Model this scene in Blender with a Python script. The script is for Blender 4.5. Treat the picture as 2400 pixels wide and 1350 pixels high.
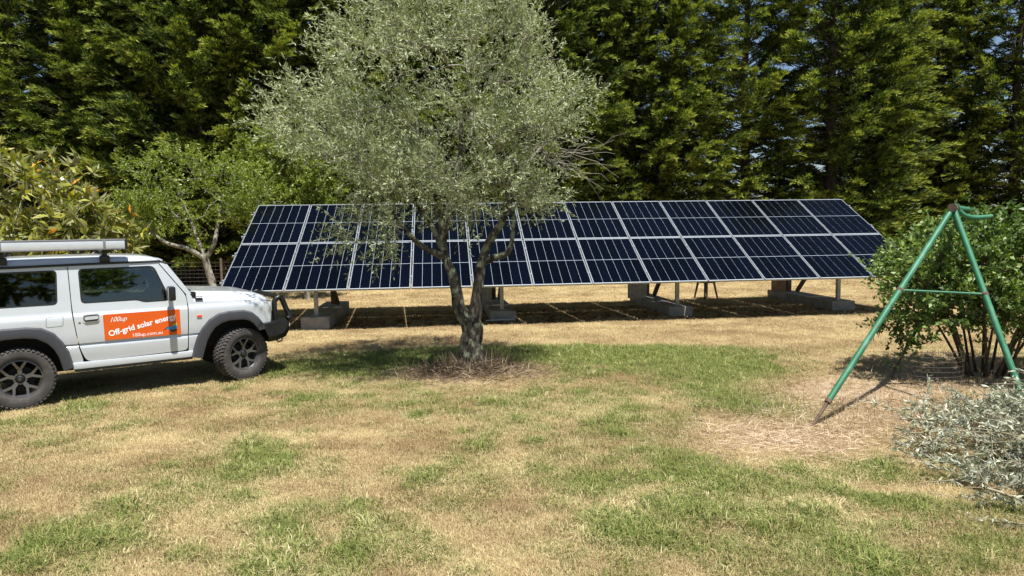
import bpy, bmesh, math, random
import numpy as np
from mathutils import Vector, Matrix

# ------------------------------------------------------------------ reset
for o in list(bpy.data.objects): bpy.data.objects.remove(o, do_unlink=True)
scene = bpy.context.scene
COL = scene.collection
rng = np.random.default_rng(11)
random.seed(5)

# ------------------------------------------------------------------ camera
CAM_H = 1.84
RT = Vector((0.99989, -0.00128, -0.01463)); DN = Vector((-0.01468, -0.08714, -0.99609)); FW = Vector((0.0, 0.99620, -0.08715))
cd = bpy.data.cameras.new('camera'); cam = bpy.data.objects.new('camera', cd); COL.objects.link(cam)
cd.sensor_width = 36.0; cd.lens = 36.0 * 1575.0 / 2400.0; cd.clip_start = 0.05; cd.clip_end = 3000
m = Matrix((RT, -DN, -FW)).transposed().to_4x4(); m.translation = Vector((0, 0, CAM_H)); cam.matrix_world = m
scene.camera = cam

# ------------------------------------------------------------------ light
SUN_EL = math.radians(71.0); SUN_AZ = Vector((0.50, -0.866))       # the sun stands behind the camera, to the right
sv = Vector((SUN_AZ.x * math.cos(SUN_EL), SUN_AZ.y * math.cos(SUN_EL), math.sin(SUN_EL)))
world = bpy.data.worlds.new('World'); scene.world = world; world.use_nodes = True
wn = world.node_tree; wn.nodes.clear()
sky = wn.nodes.new('ShaderNodeTexSky'); sky.sky_type = 'NISHITA'; sky.sun_disc = False
sky.sun_elevation = SUN_EL; sky.sun_rotation = math.atan2(SUN_AZ.x, SUN_AZ.y); sky.air_density = 1.0; sky.dust_density = 0.6; sky.ozone_density = 1.2
bg = wn.nodes.new('ShaderNodeBackground'); bg.inputs['Strength'].default_value = 0.062
wo = wn.nodes.new('ShaderNodeOutputWorld')
wn.links.new(sky.outputs[0], bg.inputs['Color']); wn.links.new(bg.outputs[0], wo.inputs['Surface'])
sl = bpy.data.lights.new('sun', 'SUN'); sl.energy = 5.0; sl.angle = math.radians(0.53); sl.color = (1.0, 0.972, 0.93)
sun = bpy.data.objects.new('sun', sl); COL.objects.link(sun)
sun.rotation_euler = sv.to_track_quat('Z', 'Y').to_euler(); sun.location = (10, -15, 40)
vs = scene.view_settings; vs.view_transform = 'Standard'; vs.look = 'None'; vs.gamma = 1.0; vs.use_curve_mapping = False; vs.exposure = 0.84
scene.render.engine = 'CYCLES'; scene.cycles.max_bounces = 8; scene.cycles.transparent_max_bounces = 12

# ------------------------------------------------------------------ helpers: objects
def tag(o, label=None, cat=None, group=None, kind=None):
    if label: o['label'] = label
    if cat: o['category'] = cat
    if group: o['group'] = group
    if kind: o['kind'] = kind
    return o

def empty(name, loc=(0, 0, 0), rz=0.0):
    o = bpy.data.objects.new(name, None); COL.objects.link(o); o.location = loc; o.rotation_euler = (0, 0, rz); o.empty_display_size = 0.1
    return o

def link(name, me, parent=None, mat=None):
    o = bpy.data.objects.new(name, me); COL.objects.link(o)
    if parent: o.parent = parent
    if mat and not me.materials: me.materials.append(mat)
    return o

def np_mesh(name, V, F):
    V = np.asarray(V, dtype=np.float32).reshape(-1, 3); F = np.asarray(F, dtype=np.int32); k = F.shape[1]
    me = bpy.data.meshes.new(name)
    me.vertices.add(len(V)); me.vertices.foreach_set('co', V.ravel())
    me.loops.add(F.size); me.loops.foreach_set('vertex_index', F.ravel())
    me.polygons.add(len(F)); me.polygons.foreach_set('loop_start', np.arange(0, F.size, k, dtype=np.int32)); me.polygons.foreach_set('loop_total', np.full(len(F), k, dtype=np.int32))
    me.update(calc_edges=True)
    return me

def shade(me, smooth=True, angle=None):
    me.polygons.foreach_set('use_smooth', [smooth] * len(me.polygons))
    if smooth and angle is not None: me.set_sharp_from_angle(angle=math.radians(angle))
    me.update()

def bm_mesh(name, bm, smooth=None):
    bmesh.ops.recalc_face_normals(bm, faces=bm.faces[:])
    me = bpy.data.meshes.new(name); bm.to_mesh(me); bm.free()
    if smooth is not None: shade(me, True, smooth)
    return me

def bm_box(bm, c, s, rot=None, bev=0.0):
    r = bmesh.ops.create_cube(bm, size=1.0); vs_ = r['verts']
    for v in vs_:
        p = Vector((v.co.x * s[0], v.co.y * s[1], v.co.z * s[2]))
        if rot: p = rot @ p
        v.co = p + Vector(c)
    if bev > 0:
        es = list({e for v in vs_ for e in v.link_edges})
        bmesh.ops.bevel(bm, geom=es, offset=bev, segments=2, affect='EDGES', profile=0.6)

def box(name, c, s, mat, parent=None, rot=None, bev=0.004):
    bm = bmesh.new(); bm_box(bm, c, s, rot, bev)
    return link(name, bm_mesh(name, bm, 40), parent, mat)

def frames(P):
    P = np.asarray(P, float); T = np.gradient(P, axis=0); T /= np.linalg.norm(T, axis=1)[:, None] + 1e-9
    a = np.array([0, 0, 1.0]) if abs(T[0, 2]) < 0.9 else np.array([1.0, 0, 0])
    N = np.zeros_like(P); n = a - a @ T[0] * T[0]
    for i in range(len(P)):
        n = n - n @ T[i] * T[i]; n = n / (np.linalg.norm(n) + 1e-9); N[i] = n
    return T, N, np.cross(T, N)

def tube_arrays(P, R, sides=8, cap=True):
    P = np.asarray(P, float); n = len(P); R = np.broadcast_to(np.asarray(R, float), (n,))
    T, N, B = frames(P); a = np.linspace(0, 2 * np.pi, sides, endpoint=False)
    V = P[:, None, :] + R[:, None, None] * (np.cos(a)[None, :, None] * N[:, None, :] + np.sin(a)[None, :, None] * B[:, None, :])
    V = V.reshape(-1, 3); i = np.arange(n - 1)[:, None] * sides; j = np.arange(sides)[None, :]; j2 = (j + 1) % sides
    F = np.stack([i + j, i + j2, i + sides + j2, i + sides + j], -1).reshape(-1, 4)
    if cap:
        c0 = len(V); V = np.vstack([V, P[0], P[-1]]); jj = np.arange(sides); j3 = (jj + 1) % sides; e = (n - 1) * sides
        F = np.vstack([F, np.stack([np.full(sides, c0), j3, jj, jj], -1)[:, [0, 1, 2, 2]], np.stack([np.full(sides, c0 + 1), e + jj, e + j3, e + j3], -1)])
    return V, F

def merge(parts):
    Vs, Fs, k = [], [], 0
    for V, F in parts:
        Vs.append(V); Fs.append(F + k); k += len(V)
    return np.vstack(Vs), np.vstack(Fs)

def clean_tube_mesh(name, V, F):
    # quads with a repeated last corner are cap triangles
    me = bpy.data.meshes.new(name)
    me.from_pydata(V.tolist(), [], [tuple(f) if f[2] != f[3] else tuple(f[:3]) for f in F.tolist()]); me.update()
    return me

def tube(name, P, R, mat, parent=None, sides=10, bend=0):
    if bend: P = smooth_path(P, bend)
    if not np.isscalar(R) and len(R) != len(P): R = np.interp(np.linspace(0, 1, len(P)), np.linspace(0, 1, len(R)), R)
    V, F = tube_arrays(P, R, sides); me = clean_tube_mesh(name, V, F); shade(me, True, 50)
    return link(name, me, parent, mat)

def smooth_path(P, n=4):
    P = np.asarray(P, float); m_ = len(P); out = []
    Q = np.vstack([2 * P[0] - P[1], P, 2 * P[-1] - P[-2]])
    for i in range(m_ - 1):
        p0, p1, p2, p3 = Q[i], Q[i + 1], Q[i + 2], Q[i + 3]
        for t in np.linspace(0, 1, n, endpoint=False):
            out.append(0.5 * (2 * p1 + (p2 - p0) * t + (2 * p0 - 5 * p1 + 4 * p2 - p3) * t * t + (3 * p1 - p0 - 3 * p2 + p3) * t ** 3))
    out.append(P[-1]); return np.array(out)

def lathe(name, prof, mat, parent=None, n=32, axis='y', angle=35):
    prof = np.asarray(prof, float); k = len(prof); a = np.linspace(0, 2 * np.pi, n, endpoint=False)
    V = np.stack([np.outer(prof[:, 0], np.cos(a)), np.repeat(prof[:, 1][:, None], n, 1), np.outer(prof[:, 0], np.sin(a))], -1).reshape(-1, 3)
    if axis == 'z': V = V[:, [0, 2, 1]]
    i = np.arange(k - 1)[:, None] * n; j = np.arange(n)[None, :]; j2 = (j + 1) % n
    F = np.stack([i + j, i + j2, i + n + j2, i + n + j], -1).reshape(-1, 4)
    me = np_mesh(name, V, F); bm = bmesh.new(); bm.from_mesh(me); bmesh.ops.remove_doubles(bm, verts=bm.verts[:], dist=1e-5); bpy.data.meshes.remove(me)
    return link(name, bm_mesh(name, bm, angle), parent, mat)

# value noise on the plane, for laying out the lawn
def vnoise(x, y, seed=0):
    xi = np.floor(x).astype(np.int64); yi = np.floor(y).astype(np.int64); fx = x - xi; fy = y - yi
    h = lambda a, b: ((np.sin(a * 127.1 + b * 311.7 + seed * 74.7) * 43758.5453) % 1.0)
    u = fx * fx * (3 - 2 * fx); v = fy * fy * (3 - 2 * fy)
    return (h(xi, yi) * (1 - u) + h(xi + 1, yi) * u) * (1 - v) + (h(xi, yi + 1) * (1 - u) + h(xi + 1, yi + 1) * u) * v
def fbm(x, y, seed=0, o=4):
    s = 0; a = 0.5; t = 0
    for i in range(o): s = s + a * vnoise(x * 2 ** i, y * 2 ** i, seed + i); t += a; a *= 0.55
    return s / t

# ------------------------------------------------------------------ helpers: materials
def mat_new(name):
    m_ = bpy.data.materials.new(name); m_.use_nodes = True; nt = m_.node_tree; b = nt.nodes['Principled BSDF']
    return m_, nt, b
def plain(name, col, rough=0.6, metal=0.0, var=0.12, scale=12.0, bump=0.0, bscale=60.0, coat=0.0, spec=0.5, detail=6):
    m_, nt, b = mat_new(name)
    tc = nt.nodes.new('ShaderNodeTexCoord'); nz = nt.nodes.new('ShaderNodeTexNoise'); nz.inputs['Scale'].default_value = scale; nz.inputs['Detail'].default_value = detail
    nt.links.new(tc.outputs['Object'], nz.inputs['Vector'])
    rp = nt.nodes.new('ShaderNodeValToRGB'); rp.color_ramp.elements[0].position = 0.3; rp.color_ramp.elements[1].position = 0.7
    rp.color_ramp.elements[0].color = (*[c * (1 - var) for c in col], 1); rp.color_ramp.elements[1].color = (*[min(1, c * (1 + var)) for c in col], 1)
    nt.links.new(nz.outputs['Fac'], rp.inputs['Fac']); nt.links.new(rp.outputs['Color'], b.inputs['Base Color'])
    b.inputs['Roughness'].default_value = rough; b.inputs['Metallic'].default_value = metal; b.inputs['Specular IOR Level'].default_value = spec
    if coat: b.inputs['Coat Weight'].default_value = coat; b.inputs['Coat Roughness'].default_value = 0.05
    if bump:
        n2 = nt.nodes.new('ShaderNodeTexNoise'); n2.inputs['Scale'].default_value = bscale; n2.inputs['Detail'].default_value = 8
        nt.links.new(tc.outputs['Object'], n2.inputs['Vector'])
        bp = nt.nodes.new('ShaderNodeBump'); bp.inputs['Strength'].default_value = bump; bp.inputs['Distance'].default_value = 0.01
        nt.links.new(n2.outputs['Fac'], bp.inputs['Height']); nt.links.new(bp.outputs['Normal'], b.inputs['Normal'])
    return m_

def leaf_mat(name, stops, trans=0.3, rough=0.45, spec=0.35, tmul=(1.15, 1.2, 0.6), back=None, attr=None):
    m_, nt, b = mat_new(name); N = nt.nodes; L = nt.links
    g = N.new('ShaderNodeNewGeometry'); rp = N.new('ShaderNodeValToRGB'); els = rp.color_ramp.elements
    while len(els) < len(stops): els.new(0.5)
    for e, (p, c) in zip(els, stops): e.position = p; e.color = (*c, 1)
    nz = N.new('ShaderNodeTexNoise'); nz.inputs['Scale'].default_value = 1.1; nz.inputs['Detail'].default_value = 3; L.new(g.outputs['Position'], nz.inputs['Vector'])
    mx = N.new('ShaderNodeMath'); mx.operation = 'MULTIPLY_ADD'; L.new(nz.outputs['Fac'], mx.inputs[0]); mx.inputs[1].default_value = 0.9; 
    ms = N.new('ShaderNodeMath'); ms.operation = 'MULTIPLY_ADD'; L.new(g.outputs['Random Per Island'], ms.inputs[0]); ms.inputs[1].default_value = 0.7; ms.inputs[2].default_value = -0.3
    L.new(ms.outputs[0], mx.inputs[2]); fac = mx.outputs[0]
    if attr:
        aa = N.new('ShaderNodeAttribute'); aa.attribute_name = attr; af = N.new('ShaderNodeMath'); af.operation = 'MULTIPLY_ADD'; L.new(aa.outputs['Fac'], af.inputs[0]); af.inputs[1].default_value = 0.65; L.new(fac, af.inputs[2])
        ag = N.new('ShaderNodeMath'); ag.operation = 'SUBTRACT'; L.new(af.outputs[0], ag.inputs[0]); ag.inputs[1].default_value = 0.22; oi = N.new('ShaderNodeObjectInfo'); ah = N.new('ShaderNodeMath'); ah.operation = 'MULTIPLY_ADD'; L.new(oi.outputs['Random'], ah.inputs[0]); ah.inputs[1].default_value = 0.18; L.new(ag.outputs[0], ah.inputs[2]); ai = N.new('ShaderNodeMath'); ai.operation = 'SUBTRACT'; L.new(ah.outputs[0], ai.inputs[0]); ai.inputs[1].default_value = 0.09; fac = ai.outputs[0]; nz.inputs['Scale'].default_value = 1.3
    L.new(fac, rp.inputs['Fac'])
    col = rp.outputs['Color']
    if back:
        mb = N.new('ShaderNodeMix'); mb.data_type = 'RGBA'; L.new(g.outputs['Backfacing'], mb.inputs[0]); L.new(col, mb.inputs[6]); mb.inputs[7].default_value = (*back, 1); col = mb.outputs[2]
    L.new(col, b.inputs['Base Color']); b.inputs['Roughness'].default_value = rough; b.inputs['Specular IOR Level'].default_value = spec
    tr = N.new('ShaderNodeBsdfTranslucent'); mt = N.new('ShaderNodeMix'); mt.data_type = 'RGBA'; mt.blend_type = 'MULTIPLY'; mt.inputs[0].default_value = 1.0
    L.new(col, mt.inputs[6]); mt.inputs[7].default_value = (*tmul, 1); L.new(mt.outputs[2], tr.inputs['Color'])
    sh = N.new('ShaderNodeMixShader'); sh.inputs[0].default_value = trans; L.new(b.outputs[0], sh.inputs[1]); L.new(tr.outputs[0], sh.inputs[2])
    L.new(sh.outputs[0], N['Material Output'].inputs['Surface'])
    return m_

def bark_mat(name, c1, c2, lichen=None, scale=14.0, bump=0.8):
    m_, nt, b = mat_new(name); N = nt.nodes; L = nt.links
    tc = N.new('ShaderNodeTexCoord'); mp = N.new('ShaderNodeMapping'); mp.inputs['Scale'].default_value = (1, 1, 0.35); L.new(tc.outputs['Object'], mp.inputs['Vector'])
    nz = N.new('ShaderNodeTexNoise'); nz.inputs['Scale'].default_value = scale; nz.inputs['Detail'].default_value = 8; nz.inputs['Roughness'].default_value = 0.7; L.new(mp.outputs[0], nz.inputs['Vector'])
    rp = N.new('ShaderNodeValToRGB'); rp.color_ramp.elements[0].position = 0.38; rp.color_ramp.elements[1].position = 0.62
    rp.color_ramp.elements[0].color = (*c1, 1); rp.color_ramp.elements[1].color = (*c2, 1); L.new(nz.outputs['Fac'], rp.inputs['Fac']); col = rp.outputs['Color']
    if lichen:
        n3 = N.new('ShaderNodeTexNoise'); n3.inputs['Scale'].default_value = 9; n3.inputs['Detail'].default_value = 6; L.new(tc.outputs['Object'], n3.inputs['Vector'])
        mr = N.new('ShaderNodeMapRange'); mr.inputs[1].default_value = 0.52; mr.inputs[2].default_value = 0.62; L.new(n3.outputs['Fac'], mr.inputs[0])
        mx = N.new('ShaderNodeMix'); mx.data_type = 'RGBA'; L.new(mr.outputs[0], mx.inputs[0]); L.new(col, mx.inputs[6]); mx.inputs[7].default_value = (*lichen, 1); col = mx.outputs[2]
    L.new(col, b.inputs['Base Color']); b.inputs['Roughness'].default_value = 0.95; b.inputs['Specular IOR Level'].default_value = 0.15
    bp = N.new('ShaderNodeBump'); bp.inputs['Strength'].default_value = bump; bp.inputs['Distance'].default_value = 0.02
    L.new(nz.outputs['Fac'], bp.inputs['Height']); L.new(bp.outputs['Normal'], b.inputs['Normal'])
    return m_

M = {}
# ================================================================== GROUND
GREEN = [(0.5, 9.7, 2.7, 0.75, 1.7), (-1.7, 9.35, 1.5, 0.9, 1.0), (2.75, 7.5, 0.75, 1.4, 0.95), (2.1, 4.05, 1.7, 0.8, 0.95), (1.5, 4.75, 0.5, 0.35, 0.9), (-2.3, 5.3, 0.7, 0.4, 0.8), (-2.55, 3.9, 0.6, 0.4, 0.85),
         (-1.1, 4.0, 0.65, 0.45, 0.8), (0.75, 4.0, 0.45, 0.35, 1.2), (0.3, 3.55, 0.9, 0.25, 0.6), (-3.3, 6.6, 1.6, 0.7, 0.45), (-0.6, 7.3, 1.8, 0.8, 0.35), (2.9, 4.9, 0.9, 0.4, 0.9), (4.6, 5.0, 1.5, 1.2, 0.6), (1.4, 8.6, 1.4, 0.5, 0.45), (7.5, 7.0, 1.2, 2.0, 0.5)]
BARE = [(2.35, 5.75, 0.85, 0.55, 1.0), (3.6, 6.2, 0.9, 0.5, 0.8), (4.0, 7.4, 1.2, 0.8, 0.95), (-0.55, 8.6, 0.95, 0.55, 1.0), (5.6, 8.0, 1.6, 1.4, 0.9)]
def blobs(L, x, y):
    s = np.zeros_like(x)
    wx = x + 0.5 * (fbm(x * 1.3, y * 1.3, 31) - 0.5); wy = y + 0.5 * (fbm(x * 1.3, y * 1.3, 41) - 0.5)
    for (cx, cy, rx, ry, a) in L:
        d = np.sqrt(((wx - cx) / rx) ** 2 + ((wy - cy) / ry) ** 2); s = np.maximum(s, a * np.clip(1.45 - d, 0, 1))
    return s
def lawn_fields(x, y):
    near = np.clip((11.0 - y) / 2.0, 0, 1)
    g = np.where(y > 7, 0.95, 0.36) * blobs(GREEN, x, y) * (0.4 + 1.2 * fbm(x * 2.6, y * 2.6, 15)) + near * 1.1 * (fbm(x * 0.9, y * 0.8, 3) - 0.46) + near * 1.25 * (fbm(x * 4.2, y * 4.6, 7) - 0.5) + 0.33 * near + near * 0.9 * np.clip(fbm(x * 2.1 + 9, y * 3.0, 27) - 0.66, 0, 1) * 3
    b = np.clip(blobs(BARE, x, y), 0, 1)
    g = np.clip(g, 0, 1) * (1 - b)
    return g, b
WEEDS = [(-2.24, 5.42), (0.06, 6.43), (0.17, 5.7), (-0.31, 5.6), (-0.29, 7.02), (0.36, 6.57), (1.52, 4.71), (0.74, 4.0), (1.1, 4.27), (0.59, 3.86), (-1.26, 3.76), (-2.48, 3.85), (-2.69, 3.6), (-2.59, 4.78), (-1.85, 5.1), (1.5, 3.92), (-1.36, 3.56), (-2.75, 4.48), (0.85, 7.04), (-0.96, 6.64), (2.07, 4.85), (-0.66, 4.88), (-1.05, 4.35), (1.93, 3.47), (1.9, 4.18)]
def weed_field(x, y):
    w = np.zeros_like(x)
    for i, (cx, cy) in enumerate(WEEDS):
        rr = 0.06 + 0.08 * ((i * 0.618) % 1.0) + (0.10 if 7 <= i <= 8 else 0); a = i * 1.7; dx = (x - cx) * math.cos(a) + (y - cy) * math.sin(a); dy = -(x - cx) * math.sin(a) + (y - cy) * math.cos(a)
        w = np.maximum(w, np.clip(1.3 - np.sqrt((dx / (rr * 1.4)) ** 2 + (dy / rr) ** 2) - 0.9 * (fbm(x * 9, y * 9, 71) - 0.5), 0, 1))
    return w
def lawn_tone(x, y): return np.clip(0.5 + 1.5 * (fbm(x * 1.5 + 20, y * 2.0, 61) - 0.5) + 0.9 * (fbm(x * 5.5, y * 7.5, 63) - 0.5), 0, 1)
def under_array(x, y):                       # brown ground under the solar panels, coloured darker to deepen their shade; grass thinned
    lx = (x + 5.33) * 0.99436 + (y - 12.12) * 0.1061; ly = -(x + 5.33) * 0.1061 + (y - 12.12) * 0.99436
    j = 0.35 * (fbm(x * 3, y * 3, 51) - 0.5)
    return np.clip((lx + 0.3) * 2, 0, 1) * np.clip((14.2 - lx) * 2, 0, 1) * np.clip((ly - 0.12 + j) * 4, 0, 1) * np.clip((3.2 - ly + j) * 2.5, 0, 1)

def make_ground():
    xs = np.concatenate([[-1500, -400, -120, -50], np.arange(-26, 26.01, 0.16), [50, 120, 400, 1500]]); ys = np.concatenate([[-1500, -400, -120, -40, -12, -4], np.arange(0, 30.01, 0.16), [40, 60, 120, 400, 1800]])
    X, Y = np.meshgrid(xs, ys); z = 0.035 * (fbm(X * 0.5, Y * 0.5, 9) - 0.5) + 0.012 * (fbm(X * 3, Y * 3, 12) - 0.5)
    z *= ((np.abs(X) < 26) & (Y > 0) & (Y < 30))
    V = np.stack([X, Y, z - 0.012], -1).reshape(-1, 3); n = len(xs); i = np.arange(len(ys) - 1)[:, None] * n; j = np.arange(n - 1)[None, :]
    F = np.stack([i + j, i + j + 1, i + n + j + 1, i + n + j], -1).reshape(-1, 4)
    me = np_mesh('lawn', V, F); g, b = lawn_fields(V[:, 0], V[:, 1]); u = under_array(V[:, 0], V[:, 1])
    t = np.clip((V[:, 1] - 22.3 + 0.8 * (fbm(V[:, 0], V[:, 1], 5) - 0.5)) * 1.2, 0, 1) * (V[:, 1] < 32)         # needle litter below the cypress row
    for nme, a in (('green', g), ('bare', b), ('tone', lawn_tone(V[:, 0], V[:, 1])), ('shade_and_litter', np.maximum(u, t))):
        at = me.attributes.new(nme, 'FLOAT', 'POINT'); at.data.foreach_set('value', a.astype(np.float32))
    shade(me, True)
    m_, nt, bs = mat_new('lawn_soil'); N = nt.nodes; L = nt.links
    def attr(nm): a = N.new('ShaderNodeAttribute'); a.attribute_name = nm; return a.outputs['Fac']
    gp = N.new('ShaderNodeNewGeometry')
    def noise(sc, d=6, r=0.6): q = N.new('ShaderNodeTexNoise'); q.inputs['Scale'].default_value = sc; q.inputs['Detail'].default_value = d; q.inputs['Roughness'].default_value = r; L.new(gp.outputs['Position'], q.inputs['Vector']); return q.outputs['Fac']
    def ramp(f, a, b_, lo=0.3, hi=0.7): q = N.new('ShaderNodeValToRGB'); q.color_ramp.elements[0].color = (*a, 1); q.color_ramp.elements[1].color = (*b_, 1); q.color_ramp.elements[0].position = lo; q.color_ramp.elements[1].position = hi; L.new(f, q.inputs['Fac']); return q.outputs['Color']
    def mix(f, a, b_): q = N.new('ShaderNodeMix'); q.data_type = 'RGBA'; L.new(f, q.inputs[0]); L.new(a, q.inputs[6]); L.new(b_, q.inputs[7]); return q.outputs[2]
    fine = noise(55, 8, 0.75)
    dryc = mix(attr('tone'), ramp(fine, (0.145, 0.090, 0.040), (0.34, 0.235, 0.115)), ramp(fine, (0.27, 0.205, 0.10), (0.56, 0.46, 0.27)))
    c = mix(attr('green'), dryc, ramp(fine, (0.07, 0.080, 0.022), (0.20, 0.205, 0.065)))
    c = mix(attr('bare'), c, ramp(fine, (0.24, 0.165, 0.105), (0.58, 0.44, 0.30)))
    c = mix(attr('shade_and_litter'), c, ramp(noise(22, 8, 0.7), (0.065, 0.040, 0.025), (0.18, 0.115, 0.066)))  # panel shade put into the ground colour, plus brown litter below the cypresses
    L.new(c, bs.inputs['Base Color']); bs.inputs['Roughness'].default_value = 1.0; bs.inputs['Specular IOR Level'].default_value = 0.1
    bp = N.new('ShaderNodeBump'); bp.inputs['Strength'].default_value = 0.9; bp.inputs['Distance'].default_value = 0.03; L.new(fine, bp.inputs['Height']); L.new(bp.outputs['Normal'], bs.inputs['Normal'])
    o = link('lawn', me, None, m_); tag(o, 'dry patchy lawn of straw and green grass', 'lawn', kind='structure')
make_ground()

FOOT = []          # footprints that carry no grass: (x, y, rz, half width, half depth)

def blade_tuft(name, n, h, spread, w, lean, seed, mat):
    r = np.random.default_rng(seed); V = []; F = []
    for i in range(n):
        a = r.uniform(0, 2 * np.pi); rad = spread * np.sqrt(r.uniform()); b = np.array([rad * np.cos(a), rad * np.sin(a), -0.004])
        d = r.uniform(0, 2 * np.pi); ln = lean * r.uniform(0.2, 1.3); hh = h * r.uniform(0.55, 1.2); ww = w * r.uniform(0.7, 1.3)
        dr = np.array([np.cos(d), np.sin(d), 0]); s = np.array([-np.sin(d + r.uniform(-1, 1)), np.cos(d), 0]) * ww / 2
        m1 = b + dr * ln * hh * 0.35 + np.array([0, 0, hh * 0.6]); t = b + dr * ln * hh * 1.0 + np.array([0, 0, hh * max(0.25, 1 - 0.4 * ln)])
        k = len(V); V += [b - s, b + s, m1 + s * 0.8, m1 - s * 0.8, t]; F += [(k, k + 1, k + 2), (k, k + 2, k + 3), (k + 3, k + 2, k + 4)]
    me = np_mesh(name, np.array(V), np.array(F)); me.materials.append(mat)
    return bpy.data.objects.new(name, me)

def grass_mat():
    m_, nt, b = mat_new('grass_blade'); N = nt.nodes; L = nt.links
    a = N.new('ShaderNodeAttribute'); a.attribute_type = 'INSTANCER'; a.attribute_name = 'green'
    g = N.new('ShaderNodeNewGeometry'); oi = N.new('ShaderNodeObjectInfo')
    def ramp(f, st): 
        q = N.new('ShaderNodeValToRGB'); e = q.color_ramp.elements
        while len(e) < len(st): e.new(0.5)
        for x_, (p, c) in zip(e, st): x_.position = p; x_.color = (*c, 1)
        L.new(f, q.inputs['Fac']); return q.outputs['Color']
    ad = N.new('ShaderNodeMath'); ad.operation = 'MULTIPLY_ADD'; L.new(g.outputs['Random Per Island'], ad.inputs[0]); ad.inputs[1].default_value = 0.6
    a2 = N.new('ShaderNodeMath'); a2.operation = 'MULTIPLY'; L.new(oi.outputs['Random'], a2.inputs[0]); a2.inputs[1].default_value = 0.4; L.new(a2.outputs[0], ad.inputs[2])
    at = N.new('ShaderNodeAttribute'); at.attribute_type = 'INSTANCER'; at.attribute_name = 'tone'
    dry1 = ramp(ad.outputs[0], [(0.0, (0.095, 0.055, 0.026)), (0.38, (0.26, 0.172, 0.082)), (0.75, (0.44, 0.320, 0.160)), (1.0, (0.67, 0.55, 0.33))])
    dry2 = ramp(ad.outputs[0], [(0.0, (0.20, 0.145, 0.068)), (0.30, (0.51, 0.40, 0.195)), (0.7, (0.69, 0.565, 0.31)), (1.0, (0.82, 0.73, 0.48))])
    md = N.new('ShaderNodeMix'); md.data_type = 'RGBA'; L.new(at.outputs['Fac'], md.inputs[0]); L.new(dry1, md.inputs[6]); L.new(dry2, md.inputs[7]); dry = md.outputs[2]
    grn = ramp(ad.outputs[0], [(0.0, (0.055, 0.090, 0.018)), (0.40, (0.160, 0.205, 0.046)), (0.75, (0.28, 0.310, 0.090)), (1.0, (0.48, 0.46, 0.19))])
    th = N.new('ShaderNodeMath'); th.operation = 'SUBTRACT'; L.new(a.outputs['Fac'], th.inputs[0])
    rr = N.new('ShaderNodeMath'); rr.operation = 'MULTIPLY_ADD'; L.new(g.outputs['Random Per Island'], rr.inputs[0]); rr.inputs[1].default_value = 0.8; rr.inputs[2].default_value = 0.1; L.new(rr.outputs[0], th.inputs[1])
    mr = N.new('ShaderNodeMapRange'); mr.inputs[1].default_value = -0.22; mr.inputs[2].default_value = 0.22; L.new(th.outputs[0], mr.inputs[0])
    mx = N.new('ShaderNodeMix'); mx.data_type = 'RGBA'; L.new(mr.outputs[0], mx.inputs[0]); L.new(dry, mx.inputs[6]); L.new(grn, mx.inputs[7])
    L.new(mx.outputs[2], b.inputs['Base Color']); b.inputs['Roughness'].default_value = 0.7; b.inputs['Specular IOR Level'].default_value = 0.2
    tr = N.new('ShaderNodeBsdfTranslucent'); L.new(mx.outputs[2], tr.inputs['Color']); sh = N.new('ShaderNodeMixShader'); sh.inputs[0].default_value = 0.3
    L.new(b.outputs[0], sh.inputs[1]); L.new(tr.outputs[0], sh.inputs[2]); L.new(sh.outputs[0], N['Material Output'].inputs['Surface'])
    return m_

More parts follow.
